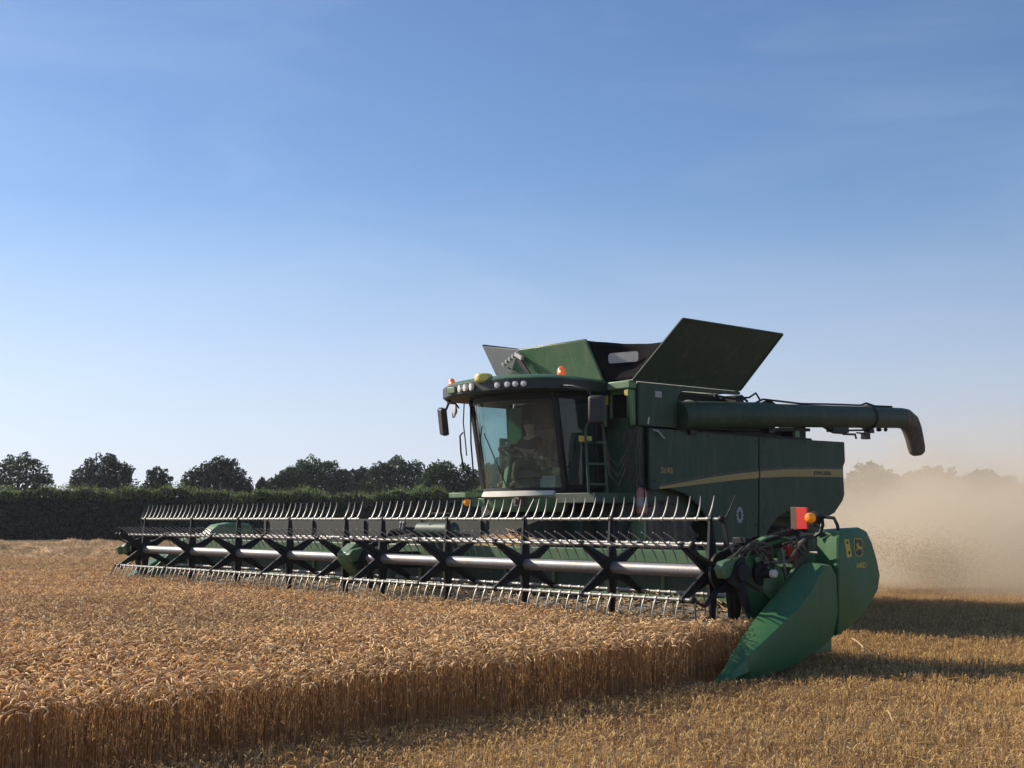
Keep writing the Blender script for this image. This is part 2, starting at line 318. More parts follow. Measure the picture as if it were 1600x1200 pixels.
# ------------------------------------------------------------------ crop patches (real stalks; patches repeat over the field)
def patch(name, mat, n, size, hmin, hmax, seed, head=True, lean=0.10, stemr=0.0018, litter=0, leaves=0.5):
    r = np.random.default_rng(seed); vs = []; fs = []; ti = []; hd = []
    def strip(pts, rad, k, t_, h_):
        base = len(vs); m = len(pts)
        pts = [np.array(q, float) for q in pts]
        for i in range(m):
            d = pts[min(i + 1, m - 1)] - pts[max(i - 1, 0)]; d /= (np.linalg.norm(d) + 1e-9)
            a = np.array([0.3, 1, 0.1]); x = np.cross(d, a); x /= (np.linalg.norm(x) + 1e-9); y = np.cross(d, x)
            for j in range(k):
                an = 2 * math.pi * j / k + (i % 2) * (0.5 if h_ else 0)
                vs.append(pts[i] + (x * math.cos(an) + y * math.sin(an)) * rad[i]); ti.append(t_); hd.append(h_)
        for i in range(m - 1):
            for j in range(k): fs.append((base + i * k + j, base + i * k + (j + 1) % k, base + (i + 1) * k + (j + 1) % k, base + (i + 1) * k + j))
    for i in range(n):
        x, y = r.uniform(-size / 2, size / 2, 2)
        if not head and size < .8: x = (math.floor(x / .125) + .5) * .125 + r.normal(0, .022)
        h = r.uniform(hmin, hmax); an = r.uniform(0, 2 * math.pi); ln = abs(r.normal(0, lean)) * h
        d = np.array([math.cos(an), math.sin(an), 0]); t_ = r.uniform(0, 1)
        p0 = np.array([x, y, 0.0]); p2 = p0 + d * ln + np.array([0, 0, h]); p1 = (p0 + p2) / 2 - d * ln * 0.2
        if head:
            nod = r.uniform(0.25, 1.0); L = r.uniform(0.045, 0.075)
            # the neck bends over and the ear hangs
            q = [p2]; ang = r.uniform(0.1, 0.4); step = 0.016
            for k in range(3):
                ang += nod * 0.55; q.append(q[-1] + (d * math.sin(ang) + np.array([0, 0, math.cos(ang)])) * step)
            strip([p0, p1, p2] + q[1:], [stemr * 1.15, stemr, stemr, stemr * .9, stemr * .9, stemr * .9], 3, t_, 0.0)
            e = [q[-1]]
            for k in range(5):
                ang += nod * 0.22; e.append(e[-1] + (d * math.sin(ang) + np.array([0, 0, math.cos(ang)])) * L / 5)
            w_ = r.uniform(0.0042, 0.0062)
            strip(e, [w_ * .5, w_, w_ * 1.1, w_, w_ * .85, w_ * .25], 4, t_, 1.0)
            if r.uniform() < leaves:
                zl = r.uniform(0.25, 0.8); pb = p0 + (p2 - p0) * zl; a2 = r.uniform(0, 6.28); dd = np.array([math.cos(a2), math.sin(a2), 0])
                b_ = len(vs); Ll = r.uniform(0.05, 0.12); sd_ = np.array([-dd[1], dd[0], 0]) * 0.003
                for k, (u_, z_) in enumerate(((0, 0), (0.5, 0.25), (1, -0.35))):
                    c_ = pb + dd * Ll * u_ * .7 + np.array([0, 0, z_ * Ll]); ww = (1, 1.1, 0.2)[k]
                    vs.append(c_ - sd_ * ww); vs.append(c_ + sd_ * ww); ti += [t_, t_]; hd += [0.2, 0.2]
                fs.append((b_, b_ + 1, b_ + 3, b_ + 2)); fs.append((b_ + 2, b_ + 3, b_ + 5, b_ + 4))
        else:
            strip([p0, p1, p2], [stemr * 1.2, stemr * 1.1, stemr * 1.1], 3, t_, 0.0 if r.uniform() < .7 else 1.0)
            if r.uniform() < leaves:
                pb = p0 + (p2 - p0) * r.uniform(0.3, 0.9); a2 = r.uniform(0, 6.28); dd = np.array([math.cos(a2), math.sin(a2), 0]); b_ = len(vs); Ll = r.uniform(0.03, 0.08); sd_ = np.array([-dd[1], dd[0], 0]) * 0.003
                for k, (u_, z_) in enumerate(((0, 0), (0.5, 0.4), (1, 0.1))):
                    c_ = pb + dd * Ll * u_ + np.array([0, 0, z_ * Ll]); ww = (1, 1.1, 0.2)[k]
                    vs.append(c_ - sd_ * ww); vs.append(c_ + sd_ * ww); ti += [t_, t_]; hd += [1, 1]
                fs.append((b_, b_ + 1, b_ + 3, b_ + 2)); fs.append((b_ + 2, b_ + 3, b_ + 5, b_ + 4))
    for i in range(litter):
        x, y = r.uniform(-size / 2, size / 2, 2); an = r.uniform(0, 6.28); L = r.uniform(0.03, 0.16); z = r.uniform(0.01, hmax * 0.75) ; t_ = r.uniform(0.3, 1)
        d = np.array([math.cos(an), math.sin(an), r.uniform(-.3, .3)]); p0 = np.array([x, y, z])
        strip([p0 - d * L / 2, p0 + d * L / 2], [stemr * 1.1] * 2, 3, t_, 1.0)
    return npmesh(name, np.array(vs), np.array(fs), mat, 'unlinked', {'tint': np.array(ti), 'head': np.array(hd)})

def scatter(name, pts, rot, idx, scl, sources, mat):
    me = bpy.data.meshes.new(name); me.vertices.add(len(pts)); me.vertices.foreach_set('co', np.asarray(pts, np.float32).ravel())
    a = me.attributes.new('rot', 'FLOAT_VECTOR', 'POINT'); a.data.foreach_set('vector', np.asarray(rot, np.float32).ravel())
    a = me.attributes.new('scl', 'FLOAT_VECTOR', 'POINT'); a.data.foreach_set('vector', np.asarray(scl, np.float32).ravel())
    a = me.attributes.new('pick', 'INT', 'POINT'); a.data.foreach_set('value', np.asarray(idx, np.int32))
    me.materials.append(mat)
    o = bpy.data.objects.new(name, me); col.objects.link(o)
    ng = bpy.data.node_groups.new(name, 'GeometryNodeTree')
    ng.interface.new_socket('Geometry', in_out='INPUT', socket_type='NodeSocketGeometry'); ng.interface.new_socket('Geometry', in_out='OUTPUT', socket_type='NodeSocketGeometry')
    gi = ng.nodes.new('NodeGroupInput'); go = ng.nodes.new('NodeGroupOutput'); ip = ng.nodes.new('GeometryNodeInstanceOnPoints'); ip.inputs['Pick Instance'].default_value = True
    jn = ng.nodes.new('GeometryNodeJoinGeometry')
    for s_ in reversed(sources):
        oi = ng.nodes.new('GeometryNodeObjectInfo'); oi.inputs['Object'].default_value = s_; oi.inputs['As Instance'].default_value = True
        ng.links.new(oi.outputs['Geometry'], jn.inputs[0])
    def attr(nm, ty):
        q = ng.nodes.new('GeometryNodeInputNamedAttribute'); q.data_type = ty; q.inputs['Name'].default_value = nm; return q.outputs[0]
    ng.links.new(gi.outputs[0], ip.inputs['Points']); ng.links.new(jn.outputs[0], ip.inputs['Instance'])
    ng.links.new(attr('pick', 'INT'), ip.inputs['Instance Index'])
    ng.links.new(attr('rot', 'FLOAT_VECTOR'), ip.inputs['Rotation']); ng.links.new(attr('scl', 'FLOAT_VECTOR'), ip.inputs['Scale'])
    ng.links.new(ip.outputs[0], go.inputs[0])
    mo = o.modifiers.new('scatter', 'NODES'); mo.node_group = ng
    return o

def inview(X, Y, m=0.09, near=5.0):
    return Y > near and abs(X) < Y * (0.40 + m) + 1.2

def nz2(x, y):       # cheap smooth noise
    return (math.sin(x * 0.9 + 1.3 * math.sin(y * 0.6)) + math.sin(y * 1.3 + 0.7 * math.sin(x * 1.7)) + math.sin(x * 0.31 + y * 0.23)) / 3

SZ = 0.5
CROP_H = 0.455
wheat_src = [patch('wheat_patch', M['wheat'], 175, SZ, CROP_H - 0.075, CROP_H + 0.015, 10 + i, True) for i in range(6)]
stub_src = [patch('stubble_patch', M['stubble'], 165, SZ, 0.04, 0.11, 30 + i, False, 0.22, 0.0019, 34, 0.7) for i in range(5)]
far_edge = lambda b: -18.5 + 0.5 * math.sin(b * 0.7)
def is_crop(a, b):
    if a > 6.9 or a < far_edge(b): return False
    if a < -7.0: return b < 11
    return b < 0.15
pw = []; rw = []; iw = []; sw = []; ps = []; rs_ = []; is_ = []; ss_ = []
ca = range(-48, 60); cb = range(-42, 110)
for ia in range(-130, 130):
    for ib in range(-50, 150):
        a = 6.68 - ia * SZ; b = -0.10 - ib * -SZ
        P = world(a, b)
        if not inview(P.x, P.y): continue
        q = random.randint(0, 3) * math.pi / 2
        if is_crop(a, b):
            hh = 1 + 0.05 * nz2(P.x, P.y) + random.uniform(-.02, .02)
            if a > 6.3: hh -= 0.02
            if a > 6.4 and b > -1.2:
                pw.append((6.51, b, 0)); rw.append((0, 0, 0)); iw.append(random.randint(0, 5)); sw.append((.34, 1, hh)); continue
            pw.append((a + (max(0, -b - 1.5) * .05 if a > 5.4 else 0), b, 0)); rw.append((0, 0, q)); iw.append(random.randint(0, 5)); sw.append((1.0 if a < 5.4 or a > 6.4 else 1.12, 1, hh))
        elif P.y < 47:
            hh = random.uniform(.85, 1.15) * (1 + .12 * nz2(P.x * 2, P.y * 2))
            ps.append((a, b, 0)); rs_.append((0, 0, random.randint(0, 1) * math.pi)); is_.append(random.randint(0, 4)); ss_.append((1, 1, hh))
wheat = scatter('wheat_crop', pw, rw, iw, sw, wheat_src, M['wheat']); wheat.location = MID; wheat.rotation_euler = (0, 0, RZ)
tag(wheat, 'ripe golden wheat still standing in front of the combine', 'wheat crop', kind='stuff')
stub = scatter('wheat_stubble', ps, rs_, is_, ss_, stub_src, M['stubble']); stub.location = MID; stub.rotation_euler = (0, 0, RZ)
tag(stub, 'short cut golden stubble left where the wheat is harvested', 'stubble', kind='stuff')

# far stubble and the straw left in rows between the crop and the hedge
far_src = [patch('far_stubble_patch', M['straw_pale'], 60, 1.0, 0.08, 0.2, 50 + i, False, 0.5, 0.009, 60, 1.0) for i in range(3)]
pf = []; rf = []; jf = []; sf = []
for X in np.arange(-40, 46, 1.0):
    for Y in np.arange(47, 80, 1.0):
        if not inview(X, Y): continue
        pf.append((X, Y, 0)); rf.append((0, 0, random.randint(0, 3) * math.pi / 2)); jf.append(random.randint(0, 2)); sf.append((1, 1, random.uniform(.8, 1.3)))
fs_ = scatter('far_stubble', pf, rf, jf, sf, far_src, M['stubble'])
tag(fs_, 'pale cut stubble stretching away to the foot of the hedge', 'stubble', kind='stuff')
def swath(cy, x0, x1, name, label, seed, amp=0.42):
    r = np.random.default_rng(seed); n = int((x1 - x0) * 620); x = r.uniform(x0, x1, n)
    hx = np.arange(x0, x1, 1.25) + r.normal(0, .3, len(np.arange(x0, x1, 1.25))); ha = r.uniform(.15, 1.0, len(hx)); hw = r.uniform(.35, .75, len(hx))
    prof = np.max(ha[None] * np.exp(-((x[:, None] - hx[None]) / hw[None]) ** 2), axis=1)
    y = cy + r.normal(0, 0.75, n) + 0.6 * np.sin(x * .25); hz = amp * np.clip(prof, 0.08, 1) * np.exp(-((y - cy) / 1.0) ** 2)
    z = r.uniform(0.02, 1.0, n) ** 0.7 * hz + 0.03
    an = r.uniform(0, 2 * np.pi, n); el = r.normal(0, .5, n); L = r.uniform(.07, .22, n); wv = 0.012
    d = np.stack([np.cos(an) * np.cos(el), np.sin(an) * np.cos(el), np.sin(el)], 1) * L[:, None]; c = np.stack([x, y, z], 1)
    s_ = np.stack([-np.sin(an) * wv * .5, np.cos(an) * wv * .5, np.full(n, wv)], 1)
    v = np.stack([c - d - s_, c + d - s_, c + d + s_, c - d + s_], 1).reshape(-1, 3); v[:, 2] = np.maximum(v[:, 2], 0.01)
    f = np.arange(n * 4).reshape(n, 4); tt = np.repeat(r.uniform(0, 1, n), 4)
    o = npmesh(name, v, f, M['straw_pale'], None, {'tint': tt, 'head': np.ones(n * 4)})
    return tag(o, label, 'straw row', kind='stuff')
swath(43, -24, -5, 'straw_row', 'nearer lumpy row of loose straw lying beyond the crop', 3, 0.50)
swath(56, -30, -6, 'straw_row', 'farther lumpy row of loose straw lying near the hedge', 5, 0.62)
swath(70, -34, -6, 'straw_row', 'farthest lumpy row of loose straw close to the foot of the hedge', 8, 0.36)

def straw(name, p, q, r_, label):
    p = Vector(p); q = Vector(q); m_ = (p + q) / 2 + Vector((0, 0, 0.02)); o = MB().tube([p, p.lerp(m_, .5) + Vector((0, 0, .008)), m_, m_.lerp(q, .5) + Vector((0, 0, .005)), q], [r_, r_ * 1.05, r_ * 1.3, r_, r_ * .8], 6).build(name, M['straw1'])
    return tag(o, label, 'straw')
M['straw1'] = paint('pale_straw', (0.55, 0.43, 0.24), 0.5, 0, 0, DUSTC, 20)
straw('straw_stalk', world(5.9, 2.51, .14), world(6.94, 1.29, .10), .0055, 'single long pale straw lying slanted on the stubble behind the end shield')
straw('straw_stalk', (2.59, 9.04, .12), (2.53, 8.70, .10), .0035, 'small pale straw lying alone on the stubble in the right foreground')

# ------------------------------------------------------------------ hedge and trees
def leaves(c, size, r, flat=0.0):
    """quads at centres c"""
    n = len(c); a = r.normal(0, 1, (n, 3)); a /= np.linalg.norm(a, axis=1)[:, None]; b = r.normal(0, 1, (n, 3)); b -= a * (a * b).sum(1)[:, None]; b /= np.linalg.norm(b, axis=1)[:, None]
    s = (size * r.uniform(.6, 1.3, n))[:, None]; a = a * s * .5; b = b * s * .36
    v = np.stack([c - a, c - b * .9 + a * .1, c + a, c + b * .9 + a * .1], 1).reshape(-1, 3)
    return v, np.arange(n * 4).reshape(n, 4)

def hedge():
    r = np.random.default_rng(11); root = empty('hedge', (0, 80, 0))
    x0, x1, H, D = -46, 48, 3.05, 2.4
    core = MB(); nseg = 94
    rings = []
    for i in range(nseg + 1):
        x = x0 + (x1 - x0) * i / nseg; h = H - 0.32 + 0.07 * math.sin(x * .8)
        rings.append([(x, .22, 0), (x, .18, h * .8), (x, .5, h), (x, D - .4, h), (x, D - .1, 0)])
    core.loft(rings); core.build('inner_core', M['hedge_core'], root)  # solid dark core added to stop see-through between the leaves
    n = 62000; x = r.uniform(x0, x1, n); top = H + .13 * np.sin(x * .23 + 1) + 0.10 * np.sin(x * .8) + .10 * np.sin(x * 2.3) + .08 * np.sin(x * 5.1)
    z = r.uniform(0.05, 1, n) * top; y = 0.12 * np.sin(x * 1.7 + z * 2) + r.normal(0.05, .10, n) + np.where(z > top - .3, (z - top + .3) * .8, 0)
    c1 = np.stack([x, y, z], 1)
    n2 = 60000; x = r.uniform(x0, x1, n2); top = H + .13 * np.sin(x * .23 + 1) + 0.10 * np.sin(x * .8) + .10 * np.sin(x * 2.3) + .08 * np.sin(x * 5.1)
    c2 = np.stack([x, r.uniform(0.0, D, n2), top + .04 - np.abs(r.normal(0, .26, n2))], 1)
    v, f = leaves(np.concatenate([c1, c2]), 0.15, r); cc_ = np.concatenate([c1, c2]); t_ = np.repeat(np.clip(.38 + .22 * np.sin(cc_[:, 0] * 1.1) * np.sin(cc_[:, 2] * 2 + cc_[:, 0] * .3) + r.normal(0, .22, len(f)), 0, 1), 4)
    npmesh('foliage', v, f, M['leaf_hedge'], root, {'tint': t_})
    # the unclipped shoots of this summer stand above the clipped face
    ns = 7000; sx = r.uniform(x0, x1, ns); sy = D * r.uniform(0, 1, ns) ** 1.8 - .05; cs = []
    top = H + .13 * np.sin(sx * .23 + 1) + 0.10 * np.sin(sx * .8) + .10 * np.sin(sx * 2.3) + .08 * np.sin(sx * 5.1)
    hh = r.uniform(.12, .50, ns) * (.75 + .35 * np.sin(sx * 1.3) * np.sin(sx * .37)); lx = r.normal(0.10, .10, ns)
    for k in range(8):
        u = (k + .5) / 8; cs.append(np.stack([sx + lx * u + r.normal(0, .03, ns), sy + r.normal(0, .03, ns), top - .50 + u * (.42 + hh * 1.3)], 1))
    v, f = leaves(np.concatenate(cs), 0.105, r); t_ = np.repeat(r.uniform(0.2, 1, len(f)), 4)
    npmesh('shoots', v, f, M['leaf_shoot'], root, {'tint': t_})
    tag(root, 'long dense clipped hedge with pale shoots along its top behind the field', 'hedge')
M['leaf_shoot'] = leaf_mat('leaf_shoot', (0.13, 0.18, 0.055), 0.5)
hedge()

def tree(px, top_y, wpx, Y, label, mat, seed, dens=1.0, base_frac=0.35, lobes=9, leaf=0.24, peak=0.0, group='trees behind the hedge'):
    """a tree whose crown spans wpx photo pixels at distance Y"""
    X = (px - 800) / 2000 * Y; H = CAM_H + (811 - top_y) * Y / 2000; W = wpx / 2000 * Y
    r = np.random.default_rng(seed); root = empty('tree', (X, Y, 0))
    zb = H * base_frac; ch = H - zb; cl = []
    # big round masses fill the outline, smaller ones break it up
    jj = r.uniform(-1, 1, 4); cl.append((jj[0] * .05 * W, 0, zb + ch * .38, W * .34, ch * .38)); cl.append((peak * W * .35 + jj[1] * .06 * W, 0, zb + ch * .62, W * .21, ch * .34))
    for sgn in (-1, 1): cl.append((sgn * W * .28, 0, zb + ch * .30, W * .22, ch * .30)); cl.append((sgn * W * .17 + peak * W * .15, r.uniform(-.1, .1) * W, zb + ch * .60, W * .19, ch * .26))
    for i in range(lobes * 2):
        th = r.uniform(-.15, 1.15) * math.pi; dy = r.uniform(-.6, .6); cr = W * r.uniform(.055, .12)
        sx = math.cos(th) * math.sqrt(1 - dy * dy * .5); sz = math.sin(th)
        jr = r.uniform(.72, 1.08); cl.append((sx * (W * .50 - cr) * jr + peak * W * .30 * max(sz, 0), dy * W * .38, zb + ch * .42 + sz * (ch * .58 - cr) * jr, cr, cr * r.uniform(.6, 1.15)))
    C = []
    for (cx, cy, cz, cr, cv) in cl:
        n = int(520 * dens * (cr / (W * .17)) ** 1.9 * max(cv / cr, .6)); d = r.normal(0, 1, (n, 3)); d /= np.linalg.norm(d, axis=1)[:, None]
        rr_ = (1 - .55 * r.uniform(0, 1, n) ** 2.2) * (1 + .14 * np.sin(d[:, 0] * 7 + cx) * np.sin(d[:, 2] * 6 + cz) + r.normal(0, .05, n))
        C.append(np.stack([cx + d[:, 0] * cr * rr_, cy + d[:, 1] * cr * rr_, cz + d[:, 2] * cv * rr_], 1))
    C = np.concatenate(C); C = C[C[:, 2] > zb * .45]
    v, f = leaves(C, leaf, r); tt = np.repeat(np.clip(r.normal(.5, .22, len(f)), 0, 1), 4)
    npmesh('crown', v, f, mat, root, {'tint': tt})
    tb = MB(); tr = W * .028 + .06; tb.tube([(0, 0, 0), (0.05, 0, zb * .6), (0, 0, zb + ch * .3), (.1, 0, zb + ch * .7)], [tr * 1.3, tr, tr * .7, tr * .25], 8)
    for (cx, cy, cz, cr, cv) in cl[2:12]:
        s0 = Vector((0, 0, zb * .7 + ch * .12 * r.uniform(0, 1.5))); e0 = Vector((cx, cy, cz)); tb.tube([s0, s0.lerp(e0, .5) + Vector((0, 0, .12 * ch)), e0], [tr * .5, tr * .32, tr * .12], 6)
    tb.build('trunk', M['trunk'], root)
    tag(root, label, 'tree', group)
tree(30, 707, 112, 100, 'loose airy tree at the left edge of the picture beyond the hedge', M['leaf_pale'], 21, .50, .3, 12, .24)
tree(163, 709, 114, 112, 'dark round-headed tree standing alone, second from the left beyond the hedge', M['leaf_dark'], 22, 1.3, .3, 10)
tree(248, 727, 56, 98, 'small thin pale tree between the two dark round trees', M['leaf_pale'], 23, .55, .3, 8, .19)
tree(341, 713, 116, 112, 'broad dark tree with a stepped crown, right of the small thin tree', M['leaf_dark'], 24, 1.3, .3, 10, .24, .1)
tree(413, 745, 34, 118, 'smallest dark tree, low in the gap beyond the hedge', M['leaf_dark'], 25, 1.0, .3, 6)
tree(458, 729, 84, 112, 'low rounded green tree just left of the tall peaked tree', M['leaf_mid'], 26, 1.2, .3, 8)
tree(503, 710, 106, 114, 'green tree with the tall narrow peak beyond the middle of the hedge', M['leaf_mid'], 27, 1.3, .3, 10, .24, -.35)
tree(566, 733, 78, 122, 'small dark tree in the dip right of the peaked tree', M['leaf_dark'], 28, 1.2, .3, 7)
tree(622, 714, 118, 116, 'broad green tree with a domed crown between the dip and the cab', M['leaf_mid'], 29, 1.3, .3, 11)
tree(702, 720, 122, 104, 'broad flat-topped green tree nearest the left side of the cab', M['leaf_mid'], 31, 1.2, .3, 12)
tree(780, 716, 90, 112, 'green tree hidden behind the cab and seen through its glass', M['leaf_mid'], 37, 1.2, .3, 9)
for k, (px, ty, wp, Yd, lb) in enumerate([(1362, 722, 110, 105, 'hazy tree showing through the dust right behind the combine'), (1450, 728, 120, 108, 'hazy low tree under the unloading spout, seen through the dust'),
        (1535, 733, 120, 112, 'hazy tree seen through the dust, third to the right of the combine'), (1625, 746, 130, 118, 'hazy lowest tree cut by the right edge of the picture')]):
    tree(px, ty, wp, Yd, lb, M['leaf_mid'], 41 + k, 1.1, .3, 11, .26, 0, 'trees showing through the dust')

# ------------------------------------------------------------------ combine harvester
CH = empty('combine_harvester', MID, RZ, 1.0)
tag(CH, 'dusty green combine harvester with a wide reel header cutting the wheat', 'combine harvester')
r0 = 0.504; ZC = 0.936
# --- header frame
hf = MB()
hf.box(-6.55, 6.6, .86, 1.14, 0.96, 1.10)
hf.box(-6.55, 6.6, 1.04, 1.10, .56, .60)
hf.box(-6.55, 6.6, 1.1, 1.3, 0.30, 0.46)
for a in np.linspace(-6.2, 6.2, 15):
    hf.box(a - .025, a + .025, 1.075, 1.30, .45, .955)
for s in (-1, 1): hf.bz([(-.05, .12), (1.3, .12), (1.3, 1.08), (.9, 1.12), (.55, .80), (.1, .42), (-.12, .2)], s * 6.45 - .02, s * 6.45 + .02)
header = hf.build('header_frame', M['green'], CH, bevel=.006)
bs_ = MB(); bs_.box(-6.43, 6.43, 1.10, 1.15, 0.36, 0.958); bs_.build('back_sheet', M['green_dark'], CH)  # darker green than the frame: shade below the beam is in the colour
bf = MB(); bf.box(-4.7, 1.0, 1.42, 1.48, 1.08, 1.44); bf.box(-4.7, 1.0, 1.32, 1.42, 1.09, 1.15)
for a in (-4.6, -3.2, -1.8, -.4, .9): bf.box(a - .02, a + .02, 1.39, 1.42, 1.15, 1.42)
bf.build('crop_guard', M['shaded_olive'], CH, bevel=.004)  # guard painted dark to stand for the shade on it
for s0, s1 in ((-6.4, -.75), (.75, 6.4)):
    b_ = MB(); b_.add([(s0, .02, .26), (s1, .02, .26), (s1, .97, .50), (s0, .97, .50), (s0, .02, .22), (s1, .02, .22), (s1, .97, .46), (s0, .97, .46)], [(0, 1, 2, 3), (7, 6, 5, 4), (0, 4, 5, 1), (3, 2, 6, 7), (1, 5, 6, 2), (0, 3, 7, 4)])
    for a in np.arange(s0 + .15, s1 - .1, .30): b_.beam((a, .04, .275), (a, .95, .505), .03, .018)
    b_.build('draper_belt', M['belt'], CH)
b_ = MB(); b_.add([(-.74, -.02, .24), (.74, -.02, .24), (.74, 1.5, .40), (-.74, 1.5, .40)], [(0, 1, 2, 3)]); b_.build('feed_belt', M['belt'], CH, solid=.03)
kb = MB(); kb.box(-6.5, 6.5, -.03, .05, .16, .21)
for a in np.arange(-6.45, 6.46, .0762 * 2): kb.taper((a, -.02, .185), (a, -.16, .17), .03, .035, .008, .010)
kb.build('cutter_bar', M['steel'], CH, bevel=0)

# --- reels
def tine_path(th, a):
    """points of one tine, th = bat angle from up towards the front (deg)"""
    fb = -r0 * math.sin(R(th)); fz = ZC + r0 * math.cos(R(th))
    start = {0: -32, 60: 50, 120: 150, 180: 176, 240: 200, 300: 222}[th]; bend = {0: 24, 60: 18, 120: 28, 180: 24, 240: -20, 300: -16}[th]
    p = [Vector((a, fb, fz))]; L = .245; n = 5
    for k in range(n):
        an = R(start + bend * k / (n - 1)); p.append(p[-1] + Vector((0.0, -math.sin(an), math.cos(an))) * L / n)
    return p
rt = np.random.default_rng(99)
def make_reel(spiders, a0, a1, posts):
    tb = MB(); tb.tube([(a0 + .02, 0, ZC), (a1 - .02, 0, ZC)], .064, 20)
    reel = tb.build('reel', M['steel'], CH)
    for si, a in enumerate(spiders):
        s = MB(); s.lathe((a - .035, 0, ZC), (1, 0, 0), [(0, .12), (.07, .12)], 12)
        for th in (0, 60, 120, 180, 240, 300):
            e = Vector((a, -r0 * math.sin(R(th)), ZC + r0 * math.cos(R(th)))); c = Vector((a, 0, ZC)); d = (e - c).normalized()
            s.taper(c + d * .06, e - d * .02, .045, .135, .026, .055, up=Vector((0, 1, 0)).cross(d) if False else Vector((1, 0, 0)).cross(d))
            s.lathe(e + Vector((-.022, 0, 0)), (1, 0, 0), [(0, .034), (.044, .034)], 10)
            s.tube([c + d * .11 + Vector((.03, 0, 0)), e - d * .03 + Vector((.02, 0, 0))], .009, 6)
        s.build('spider', M['black'], reel, bevel=.003)
    for th in (0, 60, 120, 180, 240, 300):
        b = MB(); fb = -r0 * math.sin(R(th)); fz = ZC + r0 * math.cos(R(th))
        s0_ = a0 + (.42 if th == 60 and a0 < -3 else 0)
        b.tube([(s0_, fb, fz), (a1, fb, fz)], .0165, 10)
        for a in np.arange(s0_ + .04, a1, .148):
            if rt.uniform() < .012: continue
            p = tine_path(th, a); jx, jy = rt.normal(0, .0022), rt.normal(0, .004)
            if rt.uniform() < .03: jx *= 7; jy *= 5
            p = [q + Vector((jx * (i / 5) ** 2 * 2, jy * (i / 5) ** 2 * 2, 0)) for i, q in enumerate(p)]
            b.tube(p, [.0105, .0094, .0084, .0073, .006, .0032], 6)
            b.tube([(a - .016, fb, fz), (a + .016, fb, fz)], .023, 8)
        b.build('tine_bar', M['tine'], reel)
    return reel
ra = make_reel((-6.10, -4.48, -3.04, -1.61, -.21), -6.22, .10, 0)
rb = make_reel((.62, 1.95, 3.33, 4.68, 6.02), .32, 6.12, 0)
# reel end plates: cam tracks with the outermost tines
for s, a in ((-1, -6.22), (1, 6.14)):
    e = MB(); e.lathe((a, 0, ZC), (s, 0, 0), [(0, .20), (.03, .20)], 18)
    for th in (0, 60, 120, 180, 240, 300):
        c = Vector((a + s * .04, .07, ZC - .02)); p = c + Vector((0, -r0 * .95 * math.sin(R(th + 8)), r0 * .95 * math.cos(R(th + 8)))); e.taper(c, p, .022, .10, .018, .035, up=(1, 0, 0))
        e.tube([p, Vector((a, -r0 * math.sin(R(th)), ZC + r0 * math.cos(R(th))))], .016, 6)
        e.ball(Vector((a + s * .01, -r0 * math.sin(R(th)), ZC + r0 * math.cos(R(th)))), .036, 10, 6)
        tp = [Vector((a + s * .05, q.y, q.z)) + Vector((s * .06 * i / 5, 0, 0)) for i, q in enumerate(tine_path(th, a))]
        e.tube(tp, [.010, .009, .008, .007, .006, .004], 6)
    e.build('cam_ring', M['black'], CH, bevel=.002)
# --- reel arms (ends and middle)
def reel_arm(a, s, name='reel_arm'):
    m = MB(); m.bz([(-.20, .88), (-.26, .98), (-.20, 1.04), (.06, 1.09), (.08, 1.0), (.0, .92)], a - .05, a + .05)
    arm = m.build(name, M['green'], CH, bevel=.01)
    k = MB(); k.beam((a, .12, 1.10), (a, 1.25, 1.27), .06, .06); k.bz([(-.16, .84), (.02, .76), (.10, .92), (.06, 1.08), (-.05, 1.04)], a + s * .06 - .02, a + s * .06 + .02)
    k.beam((a + s * .05, .0, .92), (a + s * .06, .10, .55), .05, .08); k.lathe((a - .08, 0, ZC), (1, 0, 0), [(0, .09), (.2, .09)], 16)
    k.build('arm_bracket', M['black'], arm, bevel=.006)
    c = MB(); c.tube([(a + s * .02, -.05, 1.13), (a + s * .02, .45, 1.24)], .022, 10); c.tube([(a + s * .02, .45, 1.24), (a + s * .02, .95, 1.32)], .034, 10)
    c.build('lift_cylinder', M['black'], arm)
    return arm
reel_arm(6.30, 1); reel_arm(-6.42, -1)
mid = reel_arm(.20, 1)
dc = MB(); dc.bz([(-.10, .78), (-.20, .90), (-.22, 1.00), (-.05, 1.12), (.25, 1.10), (.25, .80), (.05, .66)], -.12, .12); dc.build('drive_cover', M['green'], CH, bevel=.03, seg=3)
dm = MB(); dm.lathe((.12, .05, .93), (1, 0, 0), [(0, .16), (.05, .17), (.06, .12), (.20, .12), (.22, .08)], 18); dm.beam((.24, .05, .9), (.24, .9, .9), .08, .22); dm.build('reel_motor', M['black'], CH, bevel=.006)
# hoses, couplings and fittings over the middle of the header
hz = MB()
for k in range(4):
    hz.tube([(.20 + .03 * k, .15 + .02 * k, 1.10), (.22 + .03 * k, .35, 1.24 + .02 * k), (.25 + .03 * k, .6, 1.33 - .02 * k), (.6, .9, 1.30 - .03 * k), (1.0, 1.2, 1.22)], .012, 6)
hz.tube([(.72, .6, 1.40), (.75, .6, 1.50), (.9, .62, 1.515), (1.2, .66, 1.51), (1.27, .66, 1.46)], .009, 6)
hz.build('hydraulic_hose', M['rubber'], CH)
hc = MB(); hc.lathe((.45, .7, 1.30), (1, 0, 0), [(0, .06), (.05, .10), (.75, .10), (.8, .05)], 14); hc.box(.6, 1.0, .75, .95, 1.08, 1.22); hc.build('gearbox', M['green_dark'], CH, bevel=.006)
cp = MB()
for k in range(2): cp.tube([(.24 + .06 * k, .55, 1.26), (.27 + .06 * k, .56, 1.38)], .022, 8); cp.ball((.27 + .06 * k, .56, 1.385), .028)
cp.build('hose_coupling', M['steel'], CH)
